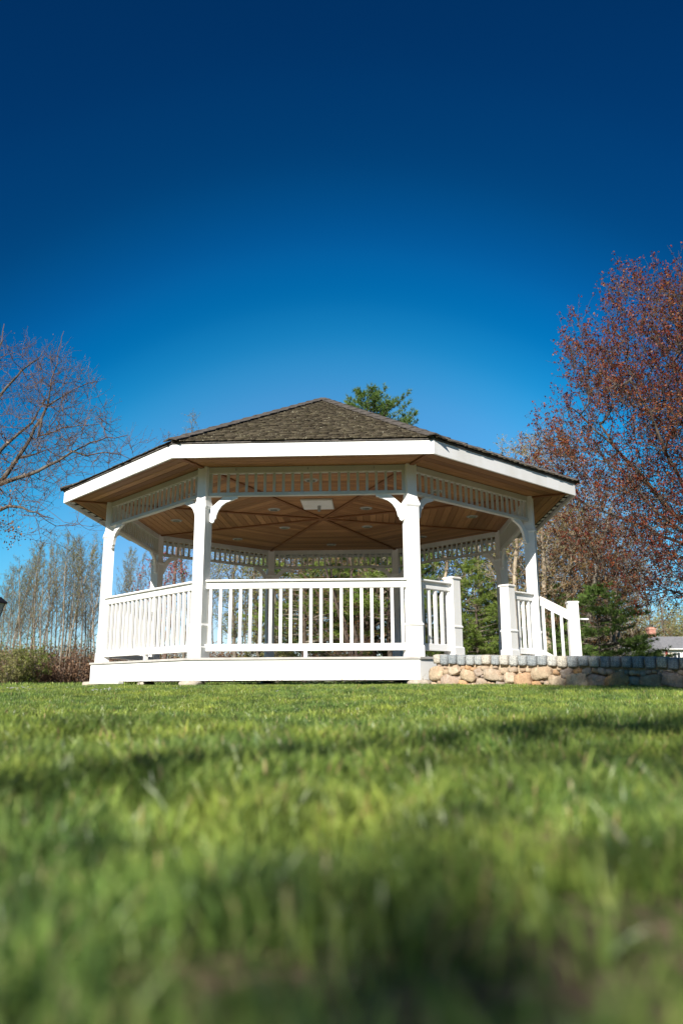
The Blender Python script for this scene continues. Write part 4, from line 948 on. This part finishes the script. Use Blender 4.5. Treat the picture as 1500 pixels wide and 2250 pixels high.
# low white fence beyond the lawn
fx0, fx1 = X(1120, 44), X(1345, 44)
fen = thing('fence', 'low white rail fence far behind the pines right of the stair newel', 'fence', (fx0, 44, 0))
nF = 16
for i in range(nF+1): ob('fence_post', MB().box(-0.06, 0.06, -0.06, 0.06, 0, 1.45).mesh('fence_post', PAINT), fen, ((fx1-fx0)*i/nF, 0, 0))
for z in (0.7, 1.0, 1.28): ob('fence_rail', MB().box(0, fx1-fx0, -0.09, -0.062, z, z+0.11).mesh('fence_rail', PAINT), fen)

# ------------------------------------------------------------------ lamp post at the left edge
BLACK = material('black_metal', (0.012, 0.012, 0.012), 0.45, 0.5)
FROST = material('lamp_glass', (0.55, 0.6, 0.62), 0.15, 0.5)
LD = 18.0; lx = X(-8, LD)-0.16; lz = world(0, 1326, LD)[2]
lamp = thing('lamp_post', 'black lamp post whose lantern cap juts in at the left edge', 'lamp post', (lx, LD, 0))
def ring(r, z, k=6): return [(r*math.cos(i*2*math.pi/k), r*math.sin(i*2*math.pi/k), z) for i in range(k)]
ob('pole', MB().loft([ring(0.06, 0, 12), ring(0.045, 0.3, 12), ring(0.035, lz-0.42, 12)]).mesh('pole', BLACK, False), lamp)
lan = ob('lantern', MB().loft([ring(0.05, lz-0.42), ring(0.11, lz-0.39), ring(0.10, lz-0.36)]).mesh('lantern', BLACK), lamp)
ob('glass', MB().loft([ring(0.095, lz-0.36), ring(0.19, lz-0.001)]).mesh('glass', FROST), lan)
ob('cap', MB().loft([ring(0.26, lz), ring(0.25, lz+0.03), ring(0.10, lz+0.15), ring(0.04, lz+0.17), ring(0.02, lz+0.25)]).mesh('cap', BLACK), lan)
for i in range(6):
    a = i*math.pi/3; ob('glazing_bar', MB().loft([[(0.10*math.cos(a)+dx, 0.10*math.sin(a)+dy, lz-0.36) for dx, dy in ((-.008, -.008), (.008, -.008), (.008, .008), (-.008, .008))], [(0.195*math.cos(a)+dx, 0.195*math.sin(a)+dy, lz-0.002) for dx, dy in ((-.008, -.008), (.008, -.008), (.008, .008), (-.008, .008))]]).mesh('glazing_bar', BLACK), lan)

# ------------------------------------------------------------------ lawn
def tuft_mesh(seed, nbl, rad, hmin, hmax, w, dry=0.06):
    g = np.random.default_rng(seed); V = []; F = []; A = []
    for _ in range(nbl):
        r = rad*math.sqrt(g.random()); a = g.uniform(0, 6.28); x, y = r*math.cos(a), r*math.sin(a); H = g.uniform(hmin, hmax); ph = g.uniform(0, 6.28)
        lean = abs(g.normal())*0.35+0.05; dx, dy = math.cos(ph), math.sin(ph); ps = g.uniform(0, 3.14); wx, wy = math.cos(ps), math.sin(ps); ww = w*g.uniform(0.6, 1.2)/2
        n = len(V)
        for t, wf in ((0, 0.8), (0.4, 1.0), (0.75, 0.7)):
            k = lean*H*t*t*1.6; z = H*t*(1-0.25*lean*t)
            V.append((x+dx*k-wx*ww*wf, y+dy*k-wy*ww*wf, z)); V.append((x+dx*k+wx*ww*wf, y+dy*k+wy*ww*wf, z))
        k = lean*H*1.6; V.append((x+dx*k, y+dy*k, H*(1-0.25*lean)))
        F += [(n, n+1, n+3, n+2), (n+2, n+3, n+5, n+4), (n+4, n+5, n+6, n+6)]
        A += [1.0 if g.random() < dry else float(np.clip(g.normal()*0.2+0.45, 0, 0.92))]*3
    me = bpy.data.meshes.new('grass_tuft'); me.from_pydata(V, [], [f if f[2] != f[3] else f[:3] for f in F]); me.materials.append(GRASS)
    at = me.attributes.new('rnd', 'FLOAT', 'FACE'); at.data.foreach_set('value', np.array(A, np.float32)); me.update()
    return me
def scatter(name, label, cat, pts, tufts, smin, smax, seed, hidden=None):
    """one object: a cloud of points whose modifier sets a tuft on each; tufts: list of meshes"""
    me = bpy.data.meshes.new(name); me.vertices.add(len(pts)); me.vertices.foreach_set('co', np.asarray(pts, np.float32).ravel())
    v = me.attributes.new('variant', 'INT', 'POINT'); v.data.foreach_set('value', np.random.default_rng(seed).integers(0, len(tufts), len(pts)).astype(np.int32))
    pz = np.asarray(pts); x_, y_ = pz[:, 0], pz[:, 1]; g_ = np.random.default_rng(seed+50)
    lo = 0.5+0.35*np.sin(x_*3.1+y_*1.7)*np.sin(y_*4.3-x_*1.9+1)+0.3*np.sin(x_*11+2)*np.sin(y_*13+x_*3)
    sz = smin+(smax-smin)*np.clip(lo+g_.normal(size=len(x_))*0.28, 0, 1.35)
    v = me.attributes.new('size', 'FLOAT', 'POINT'); v.data.foreach_set('value', sz.astype(np.float32))
    o = ob(name, me); o['label'] = label; o['category'] = cat; o['kind'] = 'stuff'
    ng = bpy.data.node_groups.new(name, 'GeometryNodeTree')
    ng.interface.new_socket('Geometry', in_out='INPUT', socket_type='NodeSocketGeometry'); ng.interface.new_socket('Geometry', in_out='OUTPUT', socket_type='NodeSocketGeometry')
    gi = N(ng, 'NodeGroupInput'); go = N(ng, 'NodeGroupOutput'); jn = N(ng, 'GeometryNodeJoinGeometry')
    m2p = N(ng, 'GeometryNodeMeshToPoints'); ng.links.new(gi.outputs[0], m2p.inputs['Mesh'])
    at = N(ng, 'GeometryNodeInputNamedAttribute', data_type='INT'); at.inputs['Name'].default_value = 'variant'
    rr_ = N(ng, 'FunctionNodeRandomValue', data_type='FLOAT_VECTOR'); rr_.inputs['Min'].default_value = (-0.12, -0.12, 0); rr_.inputs['Max'].default_value = (0.12, 0.12, 6.283)
    rs = N(ng, 'GeometryNodeInputNamedAttribute', data_type='FLOAT'); rs.inputs['Name'].default_value = 'size'
    for i, tm in enumerate(tufts):
        src = bpy.data.objects.new('grass_tuft', tm)
        oi = N(ng, 'GeometryNodeObjectInfo'); oi.inputs['Object'].default_value = src; oi.inputs['As Instance'].default_value = True
        cmpn = N(ng, 'FunctionNodeCompare', data_type='INT', operation='EQUAL'); ng.links.new(at.outputs['Attribute'], cmpn.inputs[2]); cmpn.inputs[3].default_value = i
        ip = N(ng, 'GeometryNodeInstanceOnPoints')
        ng.links.new(m2p.outputs[0], ip.inputs['Points']); ng.links.new(cmpn.outputs[0], ip.inputs['Selection']); ng.links.new(oi.outputs['Geometry'], ip.inputs['Instance'])
        ng.links.new(rr_.outputs[0], ip.inputs['Rotation']); ng.links.new(rs.outputs['Attribute'], ip.inputs['Scale']); ng.links.new(ip.outputs[0], jn.inputs[0])
    ng.links.new(jn.outputs[0], go.inputs[0])
    md = o.modifiers.new('scatter', 'NODES'); md.node_group = ng
    return o
g = np.random.default_rng(99)
def lawn_points(n, y0, y1, k=0.62, c=0.5, g=g):
    out = []
    while sum(len(a) for a in out) < n:
        y = np.sqrt(g.uniform(max(y0, 0)**2, y1**2, n)) if y0 >= 0 else g.uniform(y0, y1, n); y = np.where(g.random(n) < 0.12, g.uniform(y0, y1, n), y)
        x = g.uniform(-1, 1, n)*(k*np.abs(y)+c)
        # thin spots
        m = (np.sin(x*7.1+y*3)*np.sin(y*9.3-x*2.2)+0.5*np.sin(x*17+1)*np.sin(y*15)) > -0.72+0.9*(g.random(n)-0.5)
        for bx, by, br in ((0.20, 0.52, 0.13), (0.37, 0.50, 0.12), (0.31, 0.66, 0.09), (-0.32, 0.55, 0.07), (0.55, 0.85, 0.10), (0.05, 0.42, 0.06)): m &= (np.hypot((x-bx), (y-by)*0.7) > br) | (g.random(n) < 0.22)
        out.append(np.stack([x, y], 1)[m])
    P = np.concatenate(out)[:n]; return P
def keep_clear(P):      # nothing under the gazebo floor or inside the walkway
    dx, dy = P[:, 0]-GZX, P[:, 1]-GZY; c, s = math.cos(-TH), math.sin(-TH); lx_, ly_ = c*dx-s*dy, s*dx+c*dy
    A_ = RD*C8-0.05; ins = (np.abs(lx_) < A_) & (np.abs(ly_) < A_) & (np.abs(lx_)+np.abs(ly_) < A_*1.4142)
    w0 = wall_pt(0.0); rel = P-np.array([w0.x, w0.y]); al = rel[:, 0]*0.735-rel[:, 1]*0.678; ac = rel[:, 0]*0.678+rel[:, 1]*0.735
    return P[~(ins | ((al > -0.2) & (al < 5.6) & (ac > -0.03) & (ac < 1.7)))]
def with_z(P): return np.stack([P[:, 0], P[:, 1], ground_z(P[:, 0], P[:, 1])-0.003], 1)
TN = [tuft_mesh(200+i, 26, 0.05, 0.022, 0.058, 0.0038, 0.05) for i in range(5)]
TM = [tuft_mesh(220+i, 34, 0.08, 0.018, 0.041, 0.0040, 0.04) for i in range(4)]
TF = [tuft_mesh(240+i, 60, 0.30, 0.03, 0.06, 0.012, 0.03) for i in range(3)]
scatter('near_lawn', 'blurred green grass blades of the lawn in the foreground', 'grass', with_z(lawn_points(14000, 0.12, 4.0, 0.62, 0.35)), TN, 0.5, 1.35, 1)
scatter('lawn', 'mown green lawn reaching up to the gazebo', 'grass', with_z(keep_clear(lawn_points(36000, 4.0, 12.0, 0.62, 0.5))), TM, 0.7, 1.15, 2)
Pf = lawn_points(26000, 12.0, 60.0, 0.62, 1.0); scatter('far_lawn', 'lawn beyond the gazebo up to the trees', 'grass', with_z(keep_clear(Pf)), TF, 0.7, 1.3, 3)
# patches of tiny white flowers
FP = []
for (px, w, y, n_) in ((46, 0.32, 6.8, 26), (228, 0.16, 6.6, 22), (393, 0.05, 6.8, 3), (612, 0.04, 6.2, 2), (20, 0.10, 6.7, 6)):
    c = X(px, y); FP += [(c+g.normal()*w*0.5, y+g.normal()*0.10) for _ in range(n_)]
FP = np.array(FP); V = []; F = []
for x, y in FP:
    z = float(ground_z(x, y))+g.uniform(0.04, 0.062)
    for q in range(6):
        a = q*math.pi/3+g.random(); n_ = len(V); r_ = 0.009
        V += [(x, y, z), (x+r_*0.6*math.cos(a-.5), y+r_*0.6*math.sin(a-.5), z+0.004), (x+r_*math.cos(a), y+r_*math.sin(a), z+0.007), (x+r_*0.6*math.cos(a+.5), y+r_*0.6*math.sin(a+.5), z+0.004)]; F.append((n_, n_+1, n_+2, n_+3))
o = ob('white_flowers', npmesh('white_flowers', np.array(V), np.array(F), PETAL, g.random(len(F)))); o['kind'] = 'stuff'; o['label'] = 'patches of tiny white flowers in the lawn before the left part of the gazebo'; o['category'] = 'flowers'
